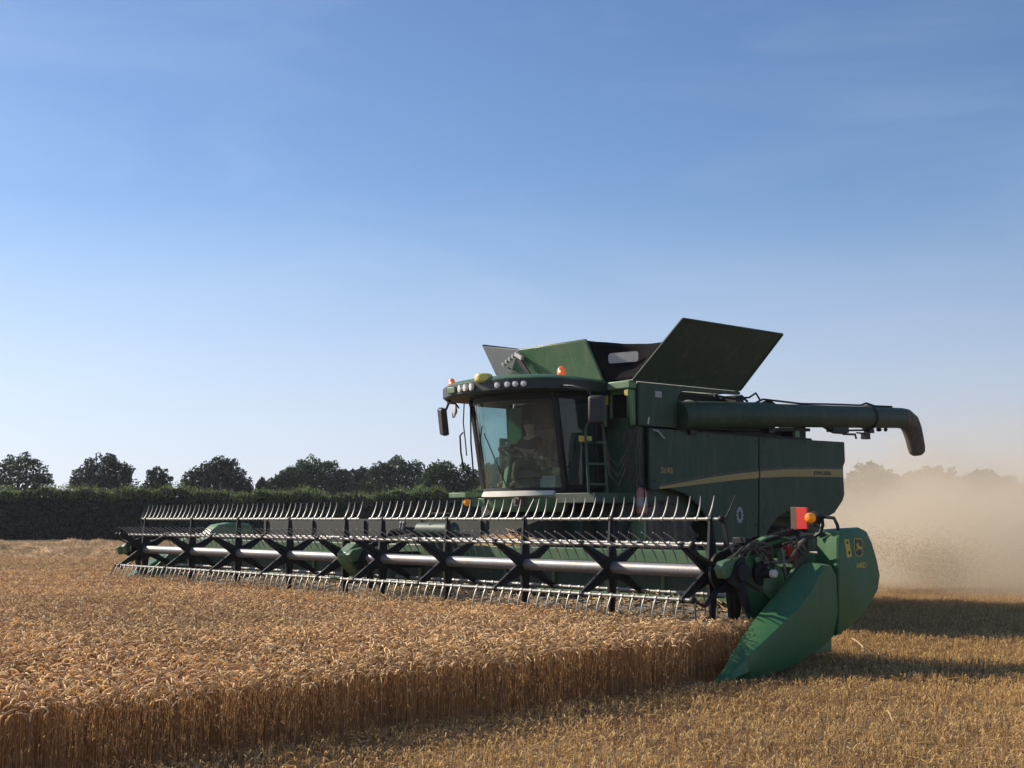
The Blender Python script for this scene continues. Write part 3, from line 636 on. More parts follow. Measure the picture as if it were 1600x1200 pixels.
# left far end of the header: far end shield and its bracket
fs2 = MB(); fs2.bz([(1.35, .15), (1.45, 1.10), (1.52, 1.24), (1.66, 1.34), (1.90, 1.375), (2.30, 1.36), (2.5, .9), (2.3, .5), (1.9, .2)], -6.98, -6.62); fs2.build('end_shield', M['green_pale'], CH, bevel=.05, seg=3)
fd = MB(); fd.loft([[( -6.75, -.75, .05), (-6.70, -.75, .05), (-6.70, -.75, .08), (-6.75, -.75, .08)], [(-6.95, -.1, .05), (-6.60, -.1, .05), (-6.64, -.1, .40), (-6.88, -.1, .40)], [(-7.0, .6, .08), (-6.6, .6, .08), (-6.62, .6, .80), (-6.95, .6, .80)], [(-7.0, 1.34, .1), (-6.6, 1.34, .1), (-6.62, 1.34, 1.05), (-6.95, 1.34, 1.05)]])
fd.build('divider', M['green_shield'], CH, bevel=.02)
fb_ = MB(); fb_.bz([(-.22, .84), (-.26, .96), (-.18, .99), (.2, .97), (.1, .90)], -6.66, -6.60); fb_.beam((-6.6, -.15, .88), (-6.45, .3, .98), .04, .08); fb_.build('end_bracket', M['green'], CH, bevel=.006)

def back(o): o.location = (-.20, .20, 0); return o
# --- right end of the header (as seen): plates, hub, wheel, hoses
ep = MB(); arc = [(-.10, .86)] + [(.40 + .62 * math.cos(R(t_)) * .95, .80 + .48 * math.sin(R(t_))) for t_ in range(150, 20, -12)] + [(.98, .92), (.85, .55), (.5, .30), (.1, .30)]
oa = [(.40 + .59 * math.cos(R(t_)), .80 + .48 * math.sin(R(t_))) for t_ in range(158, 14, -12)]; ia = [(.40 + .40 * math.cos(R(t_)), .80 + .26 * math.sin(R(t_))) for t_ in range(158, 14, -12)]
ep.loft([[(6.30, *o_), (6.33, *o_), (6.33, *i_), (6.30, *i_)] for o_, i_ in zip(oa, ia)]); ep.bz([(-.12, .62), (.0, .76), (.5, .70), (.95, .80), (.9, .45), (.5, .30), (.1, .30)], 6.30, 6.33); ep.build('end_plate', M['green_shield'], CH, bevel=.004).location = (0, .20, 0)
er = MB(); pts = [(6.56, .40 + .62 * math.cos(R(t_)) * .95, .80 + .48 * math.sin(R(t_))) for t_ in range(146, 24, -10)]
er.loft([[(6.28, p[1], p[2] + .004), (6.35, p[1], p[2] + .004), (6.35, p[1], p[2] - .016), (6.28, p[1], p[2] - .016)] for p in pts]); er.build('plate_rim', M['green_pale'], CH).location = (0, .20, 0)
dk = MB(); dk.lathe((6.56, .30, .84), (1, 0, 0), [(0, .17), (.015, .17), (.02, .15)], 24); back(dk.build('drive_disc', M['green_pale'], CH))
hb = MB(); hb.lathe((6.30, .12, .93), (1, 0, 0), [(0, .07), (.02, .085), (.22, .085), (.24, .06)], 20); back(hb.build('drive_hub', M['green_pale'], CH))
hs_ = MB(); hs_.lathe((6.54, .13, .92), (1, 0, 0), [(0, .12), (.035, .12), (.04, .05), (.05, .045), (.14, .045), (.15, .02)], 20); back(hs_.build('pulley', M['black'], CH))
hs3 = MB(); hs3.lathe((6.62, .13, .92), (1, 0, 0), [(0, .04), (.10, .04), (.11, .035)], 14); back(hs3.build('shaft_end', M['white'], CH))
sp = MB(); sp.bz([(.02, 1.06), (.20, 1.14), (.26, 1.02), (.10, .98)], 6.55, 6.57); sp.bz([(.36, 1.12), (.48, 1.14), (.46, 1.02), (.38, 1.0)], 6.57, 6.60); sp.beam((6.5, .05, 1.00), (6.6, .5, 1.03), .03, .03); back(sp.build('belt_guard', M['green_pale'], CH, bevel=.004))
rd = MB(); rd.box(6.52, 6.60, .52, .64, 1.08, 1.18); rd.lathe((6.58, .58, 1.08), (1, 0, 0), [(0, .05), (.06, .05)], 10); back(rd.build('valve_block', M['red'], CH, bevel=.004))
st_ = MB(); st_.tube([(6.62, .38, 1.16), (6.64, .44, .76)], .013, 8); st_.tube([(6.6, .12, 1.02), (6.62, .45, 1.03)], .012, 8); st_.tube([(6.63, .58, 1.16), (6.65, .60, .80)], .008, 6); st_.lathe((6.60, .50, .80), (1, 0, 0), [(0, .04), (.06, .04)], 12); back(st_.build('linkage_rod', M['steel'], CH))
bh = MB()
random.seed(5)
for k in range(8):
    y0 = random.uniform(-.05, .25); a0 = 6.28 + random.uniform(-.03, .12)
    bh.tube([(a0, y0 - .15, 1.10 + random.uniform(-.06, .05)), (a0 + .03, y0, 1.16 + random.uniform(-.04, .05)), (a0 + .06, y0 + .14, 1.19 + random.uniform(-.05, .05)), (a0 + .08, y0 + .26, 1.13 + random.uniform(-.1, .06)), (6.38, y0 + .36, 1.02 + random.uniform(-.1, .1))], .0095, 6)
for k in range(3):
    y0 = .42 + .09 * k; bh.tube([(6.55, y0, 1.20 - .02 * k), (6.58, y0 + .08, 1.22), (6.6, y0 + .16, 1.10), (6.57, y0 + .12, .96)], .010, 6)
bh.tube([(6.50, .75, 1.20), (6.6, .70, 1.24), (6.66, .55, 1.20), (6.62, .40, 1.02)], .016, 6)
bh.build('hydraulic_hose', M['rubber'], CH)
bk = MB(); bk.box(6.2, 6.32, .05, .32, 1.12, 1.20); bk.box(6.24, 6.40, .1, .2, 1.2, 1.26); bk.beam((6.45, .0, 1.05), (6.5, .4, .98), .05, .12); bk.bz([(-.12, .50), (.02, .46), (.06, .74), (-.02, .84), (-.15, .78)], 6.34, 6.38); bk.beam((6.42, .25, .72), (6.46, .1, .45), .03, .05); bk.box(6.46, 6.58, .66, .84, 1.06, 1.17)
back(bk.build('mount_bracket', M['black'], CH, bevel=.006))

# --- end shield, outer: front divider and rear cover
def fr_section(b, zlo, zed, zin, ain, aed):
    # floor inner, floor outer, widest outer, outer edge, crest, inner edge
    return [(ain + .02, b, zlo), (6.86, b, zlo), (6.91, b, zlo * .6 + zed * .4), (aed, b, zed), ((ain + aed) / 2, b, (zed + zin) / 2 + .018), (ain, b, zin), (ain - .005, b, zlo * .4 + zin * .6)]
dv = MB(); secs = [(-.93, .03, .05, .055, 6.80, 6.84), (-.80, .03, .11, .125, 6.78, 6.87), (-.6, .03, .22, .25, 6.72, 6.885), (-.35, .035, .35, .38, 6.65, 6.895), (-.1, .06, .48, .52, 6.60, 6.90), (.15, .11, .61, .67, 6.58, 6.90), (.38, .17, .77, .81, 6.59, 6.90), (.52, .215, .92, .93, 6.61, 6.90), (.60, .245, 1.00, 1.01, 6.64, 6.90), (.70, .29, 1.00, 1.00, 6.66, 6.90), (.78, .335, .90, .90, 6.68, 6.90)]
dv.loft([fr_section(*q) for q in secs])
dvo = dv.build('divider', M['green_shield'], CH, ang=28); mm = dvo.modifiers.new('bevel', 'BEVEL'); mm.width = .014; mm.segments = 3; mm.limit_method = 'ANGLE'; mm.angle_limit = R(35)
rc = MB(); prof = [(.80, .335), (.83, 1.02), (.845, 1.26), (.90, 1.32), (1.02, 1.352), (1.20, 1.36), (1.33, 1.32), (1.42, 1.20), (1.50, 1.03), (1.545, .88), (1.50, .74), (1.36, .61), (1.18, .49), (1.0, .40)]
cn = sum(p[0] for p in prof) / len(prof), sum(p[1] for p in prof) / len(prof)
def prof_ring(a, k, dz=0): return [(a, cn[0] + (p[0] - cn[0]) * k, cn[1] + (p[1] - cn[1]) * k + dz) for p in prof]
fc = [(.93 if p[0] < .86 and p[1] > .9 else p[0], p[1]) for p in prof]
rings = [[(6.58, b if not (b < .9) else b + .10, z - .015) for b, z in prof], [(6.87, b, z) for b, z in prof], [(6.892, cn[0] + (b - cn[0]) * .985, cn[1] + (z - cn[1]) * .985) for b, z in prof], [(6.90, cn[0] + (b - cn[0]) * .95, cn[1] + (z - cn[1]) * .95) for b, z in prof]]
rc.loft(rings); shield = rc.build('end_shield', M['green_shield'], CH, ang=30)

def text(body, size, a, b, z, mat, parent, name='lettering', thick=.0015, shear=0.0, sx=1.0, rot=0.0, font_bold=0.0):
    cu = bpy.data.curves.new(name, 'FONT'); cu.body = body; cu.size = size; cu.extrude = thick; cu.shear = shear; cu.offset = font_bold
    tmp = bpy.data.objects.new(name, cu); col.objects.link(tmp); bpy.context.view_layer.update()
    me = bpy.data.meshes.new_from_object(tmp.evaluated_get(bpy.context.evaluated_depsgraph_get())); bpy.data.objects.remove(tmp)
    me.transform(Matrix(((0, 0, 1, a), (1, 0, 0, b), (0, 1, 0, z), (0, 0, 0, 1))) @ Matrix.Rotation(rot, 4, 'Z') @ Matrix.Diagonal((sx, 1, 1, 1)))
    me.materials.clear(); me.materials.append(mat); me.name = name
    o = bpy.data.objects.new(name, me); col.objects.link(o); o.parent = parent; return o
text('640D', .075, 6.902, 1.12, .965, M['yellow'], shield, font_bold=.001)
wd = MB(); wd.bz([(.925, 1.245), (1.005, 1.245), (1.045, 1.075), (.965, 1.068)], 6.901, 6.904); wlab = wd.build('warning_decal', M['yellow'], shield)
wt = MB(); wt.bz([(.955, 1.225), (.985, 1.225), (.99, 1.20), (.96, 1.20)], 6.9042, 6.905); wt.build('pictogram', M['black'], wlab); wt = MB(); wt.bz([(.985, 1.13), (1.01, 1.13), (1.02, 1.10), (.99, 1.10)], 6.9042, 6.905); wt.build('pictogram', M['black'], wlab)
# leaping-deer badge: outlined shield with a pale deer
def badge(cb, cz, w, h, a):
    sh = [(-.42, .50), (.34, .46), (.46, .30), (.42, .0), (.50, -.22), (.40, -.42), (.05, -.54), (-.34, -.42), (-.46, -.1), (-.5, .3)]
    P_ = [(cb + x * w, cz + y * h) for x, y in sh]; o1 = MB().bz(P_, a, a + .002).build('badge', M['yellow'], shield)
    MB().bz([(cb + x * w * .88, cz + y * h * .90) for x, y in sh], a + .0022, a + .0035).build('badge_field', M['stripe_dark'], o1)
    deer = [(-.34, .12), (-.22, .20), (-.20, .36), (-.12, .22), (-.06, .38), (-.02, .20), (.02, .10), (.12, .05), (.30, .04), (.38, -.06), (.34, -.14), (.40, -.30), (.30, -.20), (.22, -.10), (.05, -.12), (-.10, -.10), (-.22, -.24), (-.34, -.22), (-.24, -.14), (-.16, -.02), (-.18, .08)]
    MB().bz([(cb + x * w * .9, cz + y * h * .8) for x, y in deer], a + .004, a + .005).build('deer_emblem', M['yellow'], o1)
badge(1.165, 1.165, .16, .18, 6.901)
# marker lamp and reflector standing over the end shield
rp_ = MB(); rp_.box(6.30, 6.37, .90, .94, 1.33, 1.56); rp_.build('lamp_plate', M['brown'], CH, bevel=.004)
rq = MB(); rq.box(6.375, 6.50, .89, .92, 1.34, 1.555); rq.build('reflector', M['redplate'], CH, bevel=.003)
lb = MB(); lb.lathe((6.59, .86, 1.45), (-.10, -1, .05), [(0, .046), (.03, .050), (.06, .047), (.08, .032), (.088, .001)], 20); mlamp = lb.build('marker_lamp', M['amber'], CH)
lm = MB(); lm.lathe((6.59, .94, 1.45), (0, -1, 0), [(0, .06), (.08, .068)], 18); lm.build('lamp_housing', M['black'], mlamp)
ls = MB(); ls.tube([(6.58, .95, 1.44), (6.66, .96, 1.46), (6.76, .97, 1.45), (6.80, .97, 1.38), (6.81, .97, 1.30)], .017, 8); ls.tube([(6.66, .92, 1.45), (6.68, .90, 1.38), (6.66, .88, 1.30), (6.60, .88, 1.27)], .017, 8); ls.beam((6.40, .93, 1.30), (6.72, .93, 1.30), .03, .03); ls.beam((6.36, .93, 1.2), (6.36, .93, 1.45), .03, .03); ls.build('lamp_bracket', M['black'], CH)

# --- chassis, feeder house, wheels
fh = MB(); fh.bz([(1.1, .35), (1.1, .95), (3.4, 1.65), (3.6, 1.1), (3.2, .75)], -.72, .72); fh.build('feeder_house', M['shaded_olive'], CH, bevel=.02)  # darkened colour carries the shade the cab throws here
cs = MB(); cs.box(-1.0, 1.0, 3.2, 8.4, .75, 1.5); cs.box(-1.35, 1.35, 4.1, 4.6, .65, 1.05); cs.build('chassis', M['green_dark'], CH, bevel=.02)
def wheel(a, b, r_, w_, s):
    t = MB(); n = 40; pr = [(-.5, .60), (-.5, .80), (-.46, .93), (-.36, .985), (.36, .985), (.46, .93), (.5, .80), (.5, .60)]
    t.lathe((a, b, r_), (1, 0, 0), [(x * w_, q * r_) for x, q in pr], n)
    for k in range(22):
        for sg in (-1, 1):
            an = 2 * math.pi * (k + (.5 if sg > 0 else 0)) / 22; a2 = an + .16
            p = Vector((a + sg * w_ * .03, b + math.sin(an) * r_ * .985, r_ + math.cos(an) * r_ * .985)); q = Vector((a + sg * w_ * .50, b + math.sin(a2) * r_ * .95, r_ + math.cos(a2) * r_ * .95))
            t.beam(p, q, .05, .06, up=Vector((0, math.sin(an), math.cos(an))))
    root = t.build('wheel', M['rubber'], CH)
    rm = MB(); rm.lathe((a - w_ * .42, b, r_), (1, 0, 0), [(0, .05 * r_), (0, .60 * r_), (w_ * .1, .62 * r_), (w_ * .84, .62 * r_), (w_ * .84, .60 * r_), (w_ * .60, .50 * r_), (w_ * .6, .2 * r_), (w_ * .75, .18 * r_), (w_ * .75, .02 * r_)], 28)
    rm.build('rim', M['stripe'], root)
for s in (-1, 1): wheel(s * 1.25, 4.35, .86, .60, s); wheel(s * 1.30, 7.35, .66, .44, s)

# --- body
bd = MB(); bd.box(-1.50, 1.50, 3.95, 8.55, 1.48, 2.68); bd.box(-1.2, 1.2, 5.6, 8.3, 1.0, 1.5)
bd.box(-1.45, 1.30, 6.1, 7.95, 2.68, 2.92); bd.box(-1.2, 1.0, 6.2, 7.3, 2.92, 3.1)
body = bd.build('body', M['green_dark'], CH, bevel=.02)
for s in (1, -1):
    x0, x1 = (1.60, 1.65) if s > 0 else (-1.65, -1.60)
    p1 = [(3.95, 2.75), (6.49, 2.725), (6.47, 2.2), (6.45, 1.6), (6.42, 1.17), (5.45, .98), (5.32, 1.30), (5.08, 1.60), (4.75, 1.80), (4.35, 1.88), (4.0, 1.84), (3.95, 1.86)]
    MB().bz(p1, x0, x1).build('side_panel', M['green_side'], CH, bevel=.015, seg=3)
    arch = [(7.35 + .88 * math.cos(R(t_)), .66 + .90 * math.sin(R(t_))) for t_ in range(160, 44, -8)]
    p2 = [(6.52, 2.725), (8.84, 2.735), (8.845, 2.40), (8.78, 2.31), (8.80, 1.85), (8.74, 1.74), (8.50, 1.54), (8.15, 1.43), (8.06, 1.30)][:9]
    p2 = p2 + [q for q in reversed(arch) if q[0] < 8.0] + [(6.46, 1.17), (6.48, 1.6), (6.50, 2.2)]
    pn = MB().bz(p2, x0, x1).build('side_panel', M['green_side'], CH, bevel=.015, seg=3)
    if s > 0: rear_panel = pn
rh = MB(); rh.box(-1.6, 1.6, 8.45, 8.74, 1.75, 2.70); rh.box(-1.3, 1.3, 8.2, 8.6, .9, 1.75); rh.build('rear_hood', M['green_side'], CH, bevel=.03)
top = [(4.15, 1.905), (4.6, 1.965), (5.2, 2.05), (5.85, 2.125), (6.5, 2.185), (7.2, 2.235), (8.0, 2.26), (8.76, 2.27)]
bot = [(4.15, 1.870), (4.6, 1.91), (5.2, 1.97), (5.85, 2.03), (6.5, 2.08), (7.2, 2.115), (8.0, 2.13), (8.775, 2.14)]
def band(top, bot, a, mat, name, parent, lo, hi):
    m = MB()
    def clip(L):
        xs = np.linspace(lo, hi, 16); return [(x, float(np.interp(x, [q[0] for q in L], [q[1] for q in L]))) for x in xs]
    t_, b_ = clip(top), clip(bot)
    for i in range(15): m.add([(a, *b_[i]), (a, *b_[i + 1]), (a, *t_[i + 1]), (a, *t_[i])], [(0, 1, 2, 3)])
    return m.build(name, mat, parent)
for lo, hi in ((4.15, 6.475), (6.51, 8.77)):
    band(top, bot, 1.653, M['stripe'], 'stripe', CH, lo, hi)
    band([(x, z + .04 + .0 * x) for x, z in top], [(x, z + .003) for x, z in top], 1.6525, M['stripe_dark'], 'pinstripe', CH, lo, hi)
text('JOHN DEERE', .085, 1.656, 7.93, 2.165, M['stripe_dark'], rear_panel, sx=1.0, font_bold=.002)
text('S690i', .125, 1.654, 4.17, 2.10, M['stripe'], CH, shear=.25, font_bold=.001)
gb_ = MB()
for k in range(12):
    t0 = 2 * math.pi * k / 12; c = (5.98, 1.50); rr_ = .085
    gb_.bz([(c[0] + rr_ * .72 * math.sin(t0 - .18), c[1] + rr_ * 1.15 * math.cos(t0 - .18)), (c[0] + rr_ * math.sin(t0 - .14), c[1] + rr_ * 1.5 * math.cos(t0 - .14)), (c[0] + rr_ * math.sin(t0 + .14), c[1] + rr_ * 1.5 * math.cos(t0 + .14)), (c[0] + rr_ * .72 * math.sin(t0 + .18), c[1] + rr_ * 1.15 * math.cos(t0 + .18))], 1.651, 1.655)
for k in range(20):
    t0, t1 = 2 * math.pi * k / 20, 2 * math.pi * (k + 1) / 20
    gb_.bz([(c[0] + rr_ * .45 * math.sin(t0), c[1] + rr_ * .8 * math.cos(t0)), (c[0] + rr_ * .72 * math.sin(t0), c[1] + rr_ * 1.15 * math.cos(t0)), (c[0] + rr_ * .72 * math.sin(t1), c[1] + rr_ * 1.15 * math.cos(t1)), (c[0] + rr_ * .45 * math.sin(t1), c[1] + rr_ * .8 * math.cos(t1))], 1.651, 1.655)
gb_.build('gear_decal', M['grey'], CH, smooth=False)
for b0, z0 in ((4.05, 2.66), (6.40, 2.64), (6.60, 2.64), (8.70, 2.66), (6.36, 1.35), (6.56, 1.32), (4.05, 1.98), (8.62, 1.85), (5.25, 2.69), (7.7, 2.69), (6.30, 1.52), (6.62, 1.55)):
    MB().lathe((1.648, b0, z0), (1, 0, 0), [(0, .018), (.006, .017), (.010, .010)], 10).build('bolt', M['black'], CH)
hn = MB(); hn.beam((1.66, 4.02, 2.72), (1.68, 4.12, 2.70), .015, .02); hn.beam((1.68, 4.09, 2.71), (1.68, 4.24, 2.60), .015, .022); hn.build('door_handle', M['grey'], CH)
hn = MB(); hn.beam((1.64, 3.93, 2.80), (1.64, 3.955, 2.90), .012, .02); hn.build('latch', M['white'], CH)

# --- grain tank
tk = MB(); tk.box(-1.0, 1.25, 3.76, 4.25, 2.70, 3.38); tk.box(-1.55, 1.25, 4.25, 6.05, 2.70, 3.38); tk.box(-1.0, 1.55, 3.76, 3.95, 1.50, 3.38)
tk.bz([(3.76, 2.77), (3.76, 3.40), (6.08, 3.41), (6.08, 3.36), (4.74, 3.335), (4.66, 3.30), (4.60, 3.22), (4.58, 2.77)], 1.58, 1.63)
tk.box(-1.63, -1.56, 4.25, 6.05, 2.75, 3.40)
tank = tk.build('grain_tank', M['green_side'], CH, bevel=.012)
rcs = MB(); rcs.box(1.251, 1.30, 4.5, 6.3, 2.70, 3.33); rcs.box(1.0, 1.58, 4.6, 8.0, 2.70, 2.765); rcs.box(1.30, 1.56, 6.05, 6.25, 3.22, 3.36); rcs.beam((1.5, 5.0, 2.79), (1.5, 7.9, 2.90), .25, .05); rcs.box(1.25, 1.55, 7.55, 7.88, 2.76, 3.02); rcs.tube([(1.5, 5.6, 3.33), (1.55, 6.0, 3.30), (1.55, 6.2, 3.36), (1.55, 6.35, 3.28)], .02, 6); rcs.build('auger_recess', M['black'], CH)
gt = MB(); gt.box(1.60, 1.655, 7.45, 7.57, 2.76, 2.86); gt.build('cover_catch', M['green_pale'], CH, bevel=.004)
wl = MB(); wl.box(1.632, 1.638, 4.10, 4.24, 3.20, 3.29); wl.build('label_plate', M['grey'], CH)
# front wall box with service window
fw = MB(); fw.box(.93, 1.60, 3.60, 3.75, 3.30, 3.42); fw.bz([(3.60, 3.29), (3.75, 3.29), (3.75, 2.78), (3.70, 2.78)], .95, 1.02); fw.bz([(3.60, 3.29), (3.75, 3.29), (3.75, 2.78), (3.70, 2.78)], 1.50, 1.58); fw.build('tank_lid', M['green_pale'], CH, bevel=.02, seg=3)
wn = MB(); wn.box(1.12, 1.46, 3.70, 3.755, 3.24, 3.29); wn.box(1.10, 1.14, 3.70, 3.755, 2.90, 3.24); wn.box(1.44, 1.48, 3.70, 3.755, 2.90, 3.24); svc = wn.build('window_frame', M['green'], CH, bevel=.006)
wp = MB(); wp.box(1.14, 1.44, 3.74, 3.757, 2.90, 3.24); wp.build('window_pane', M['canvas'], svc)
yd = MB(); yd.box(1.00, 1.08, 3.690, 3.695, 3.10, 3.24); yd.build('warning_decal', M['yellow'], CH); yd = MB(); yd.box(1.50, 1.57, 3.590, 3.595, 3.20, 3.28); yd.build('warning_decal', M['yellow'], CH)
# --- folding tank extensions
def panel(pts, th, mat, name, bevel=.006, rim=True):
    m = MB(); P_ = [Vector(p) for p in pts]; nrm = (P_[1] - P_[0]).cross(P_[2] - P_[0]).normalized()
    m.extrude(P_, nrm * th)
    if rim:
        n = len(P_)
        for i in range(n): m.beam(P_[i], P_[(i + 1) % n], .028, .028, up=nrm)
    return m.build(name, mat, CH, bevel=bevel)
panel([(1.65, 3.62, 3.42), (1.65, 6.05, 3.43), (2.30, 6.29, 4.26), (2.30, 3.96, 4.26)], -.02, M['green_ext'] if 'green_ext' in M else M['green_dark'], 'tank_extension')
panel([(-1.10, 3.6, 3.41), (1.10, 3.6, 3.41), (.87, 3.45, 4.06), (-.60, 3.45, 4.06)], .02, M['green'], 'tank_extension')
panel([(-1.65, 4.5, 3.41), (-1.65, 6.05, 3.41), (-1.95, 6.2, 4.3), (-1.95, 3.86, 4.3)], .02, M['green_dark'], 'tank_extension')
panel([(-1.1, 3.62, 3.41), (-.60, 3.47, 4.06), (-1.95, 3.87, 4.29)], .02, M['visor'], 'corner_panel', rim=False)
panel([(-1.6, 6.05, 3.41), (1.6, 6.05, 3.41), (1.4, 6.35, 4.05), (-1.4, 6.35, 4.05)], .02, M['green_dark'], 'tank_extension')
# canvas corner, sagging between the two panels
cv = MB(); A, B, C_, D_ = Vector((1.10, 3.61, 3.42)), Vector((.875, 3.46, 4.05)), Vector((2.06, 3.84, 3.94)), Vector((1.655, 3.64, 3.43)); NN = 10; g = []
for i in range(NN + 1):
    for j in range(NN + 1):
        u, v = i / NN, j / NN; p = (A.lerp(D_, u)).lerp(B.lerp(C_, u), v); sag = math.sin(math.pi * u) * .05 * v + .006 * math.sin(u * 19) * v
        g.append((p.x, p.y + .16 * math.sin(math.pi * u) * v + .01 * math.sin(v * 9 + u * 5), p.z - sag * .5))
cv.add(g, [(i * (NN + 1) + j, (i + 1) * (NN + 1) + j, (i + 1) * (NN + 1) + j + 1, i * (NN + 1) + j + 1) for i in range(NN) for j in range(NN)])
cvo = cv.build('corner_canvas', M['canvas'], CH, solid=.006)
cw = MB(); cx, cz = 1.42, 3.765; ww, wh, rr_ = .24, .075, .04; pts = []
for (sx, sy, a0) in ((1, 1, 0), (-1, 1, 90), (-1, -1, 180), (1, -1, 270)):
    for k in range(5): an = R(a0 + k * 22.5); pts.append((cx + sx * (ww - rr_) + rr_ * math.cos(an), 0, cz + sy * (wh - rr_) + rr_ * math.sin(an)))
pts = [(x, 3.655 + (x - 1.4) * .24, z) for x, y, z in pts]; cw.extrude(pts, (0, .01, 0)); cw.build('canvas_window', M['grey'], cvo)
lg = MB(); lg.beam((-.62, 3.40, 3.99), (-.42, 3.36, 3.90), .05, .06); 
for k in range(5): lg.lathe((-.92 + .075 * k, 3.42, 3.86 + .035 * k), (0, -1, 0), [(0, .026), (.03, .026)], 8)
lg.beam((-.95, 3.44, 3.84), (-.58, 3.42, 4.0), .02, .05); lg.build('tank_lamp_bar', M['grey'], CH)
lg = MB(); lg.beam((-.55, 3.40, 3.90), (-.25, 3.42, 3.55), .03, .07); lg.beam((-.85, 3.45, 3.80), (-.25, 3.42, 3.52), .018, .018); lg.build('extension_strut', M['black'], CH)

# --- unloading auger
au = MB(); au.tube([(1.62, 4.62, 2.95), (1.66, 4.9, 2.975), (1.72, 6.72, 3.07)], [.215, .215, .205], 28)
aug = au.build('unloading_auger', M['green_side'], CH)
au = MB(); au.tube([(1.72, 6.70, 3.07), (1.75, 9.55, 3.185), (1.76, 10.45, 3.22)], [.185, .185, .18], 28); au.build('outer_tube', M['green_side'], aug)
ak = MB()
for (b, z, r_) in ((4.86, 2.972, .235), (6.70, 3.07, .235), (9.42, 3.18, .222)):
    ak.lathe((1.62 + (b - 4.62) * .024, b - .03, z), (.02, 1, .04), [(0, r_ - .03), (0.01, r_), (.05, r_), (.06, r_ - .03)], 28)
    ak.box(1.58 + (b - 4.62) * .024, 1.70 + (b - 4.62) * .024, b - .07, b + .07, z - r_ - .05, z - r_ + .02)
ak.box(1.66, 1.80, 8.3, 8.75, 2.88, 2.98); ak.bz([(8.05, 2.98), (8.8, 2.99), (8.72, 2.86), (8.45, 2.86)], 1.68, 1.78); ak.tube([(1.72, 8.7, 2.92), (1.72, 9.4, 2.96)], .018, 6); ak.tube([(1.72, 8.7, 2.86), (1.72, 9.05, 2.87), (1.72, 9.08, 2.80)], .02, 6); ak.tube([(1.72, 9.1, 2.90), (1.72, 9.4, 2.90)], .015, 6); ak.box(1.68, 1.78, 9.28, 9.42, 2.80, 2.90)
ak.tube([(1.72, 6.35, 3.25), (1.74, 6.5, 3.31), (1.74, 7.5, 3.30), (1.75, 8.2, 3.335), (1.75, 9.2, 3.375), (1.76, 9.35, 3.42), (1.76, 9.5, 3.40), (1.76, 9.6, 3.385), (1.76, 10.15, 3.405)], .017, 6)
ak.tube([(1.70, 5.9, 3.30), (1.70, 6.2, 3.32), (1.72, 6.35, 3.40), (1.72, 6.45, 3.30)], .016, 6)
ak.build('clamp_ring', M['black'], aug)
al = MB(); al.ball((1.76, 9.72, 2.98), .045, 10, 6, (1, 1.3, .8)); al.tube([(1.76, 9.7, 3.03), (1.76, 9.72, 2.99)], .012); al.build('auger_lamp', M['black'], aug); al = MB(); al.ball((1.76, 9.93, 2.99), .035); al.build('auger_lamp', M['black'], aug)
sp_ = MB(); path = [(1.76, 10.36, 3.215), (1.765, 10.54, 3.21), (1.77, 10.68, 3.15), (1.775, 10.76, 3.03), (1.78, 10.82, 2.88), (1.78, 10.88, 2.70), (1.78, 10.90, 2.62), (1.78, 10.91, 2.575)]
sp_.tube(path, [.182, .185, .182, .172, .160, .152, .135, .08], 24); so = sp_.build('spout', M['spout'], aug, ang=50)

# --- cab
def fr(a, z):    # curved front of the cab: b of the windscreen at lateral a, height z
    return 3.0 - (z - 1.87) * .165 - .40 * (1 - (abs(a) / .90) ** 2)
ZB, ZT = 1.86, 3.20
wsn = MB(); g = []; NA, NZ = 20, 8
for i in range(NA + 1):
    for j in range(NZ + 1):
        a = -.86 + 1.72 * i / NA; z = ZB + (ZT - ZB) * j / NZ; g.append((a, fr(a, z), z))
wsn.add(g, [(i * (NZ + 1) + j, (i + 1) * (NZ + 1) + j, (i + 1) * (NZ + 1) + j + 1, i * (NZ + 1) + j + 1) for i in range(NA) for j in range(NZ)])
cb_ = MB()
for s in (-1, 1):
    cb_.beam((s * .89, fr(.87, ZB) + .03, ZB), (s * .91, fr(.87, ZT) + .01, ZT + .04), .09, .075)
    cb_.beam((s * .95, 3.64, ZB), (s * .95, 3.56, ZT + .05), .07, .10)
    cb_.beam((s * .90, 3.0, ZB + .03), (s * .95, 3.64, ZB + .03), .06, .08); cb_.beam((s * .91, 2.72, ZT), (s * .95, 3.58, ZT), .06, .08)
cb_.extrude([(a_, fr(a_, ZB) + .01, 1.78) for a_ in np.linspace(-.9, .9, 13)] + [(.93, 3.72, 1.78), (-.93, 3.72, 1.78)], (0, 0, .09)); cb_.box(-.93, .93, 3.64, 3.70, 1.87, 3.22)
cab = cb_.build('cab', M['black'], CH, bevel=.01)
wsn.build('windscreen', M['windscreen'], cab)
fr_ = MB(); fr_.loft([[(a, fr(a, ZT) - .012, ZT - .06), (a, fr(a, ZT) - .012, ZT + .05), (a, fr(a, ZT) + .03, ZT + .05), (a, fr(a, ZT) + .03, ZT - .06)] for a in np.linspace(-.88, .88, 17)])
fr_.build('windscreen_frame', M['black'], cab); fr_ = MB()
fr_.loft([[(a, fr(a, ZB) - .012, ZB - .03), (a, fr(a, ZB) - .012, ZB + .03), (a, fr(a, ZB) + .03, ZB + .03), (a, fr(a, ZB) + .03, ZB - .03)] for a in np.linspace(-.88, .88, 17)])
fr_.build('windscreen_frame', M['black'], cab)
for s, nm in ((1, 'cab_door'), (-1, 'side_window')):
    q = MB(); q.add([(s * .92, 3.03, ZB + .05), (s * .965, 3.60, ZB + .05), (s * .965, 3.54, ZT), (s * .93, 2.74, ZT)], [(0, 1, 2, 3)]); q.build(nm, M['glass'], cab)
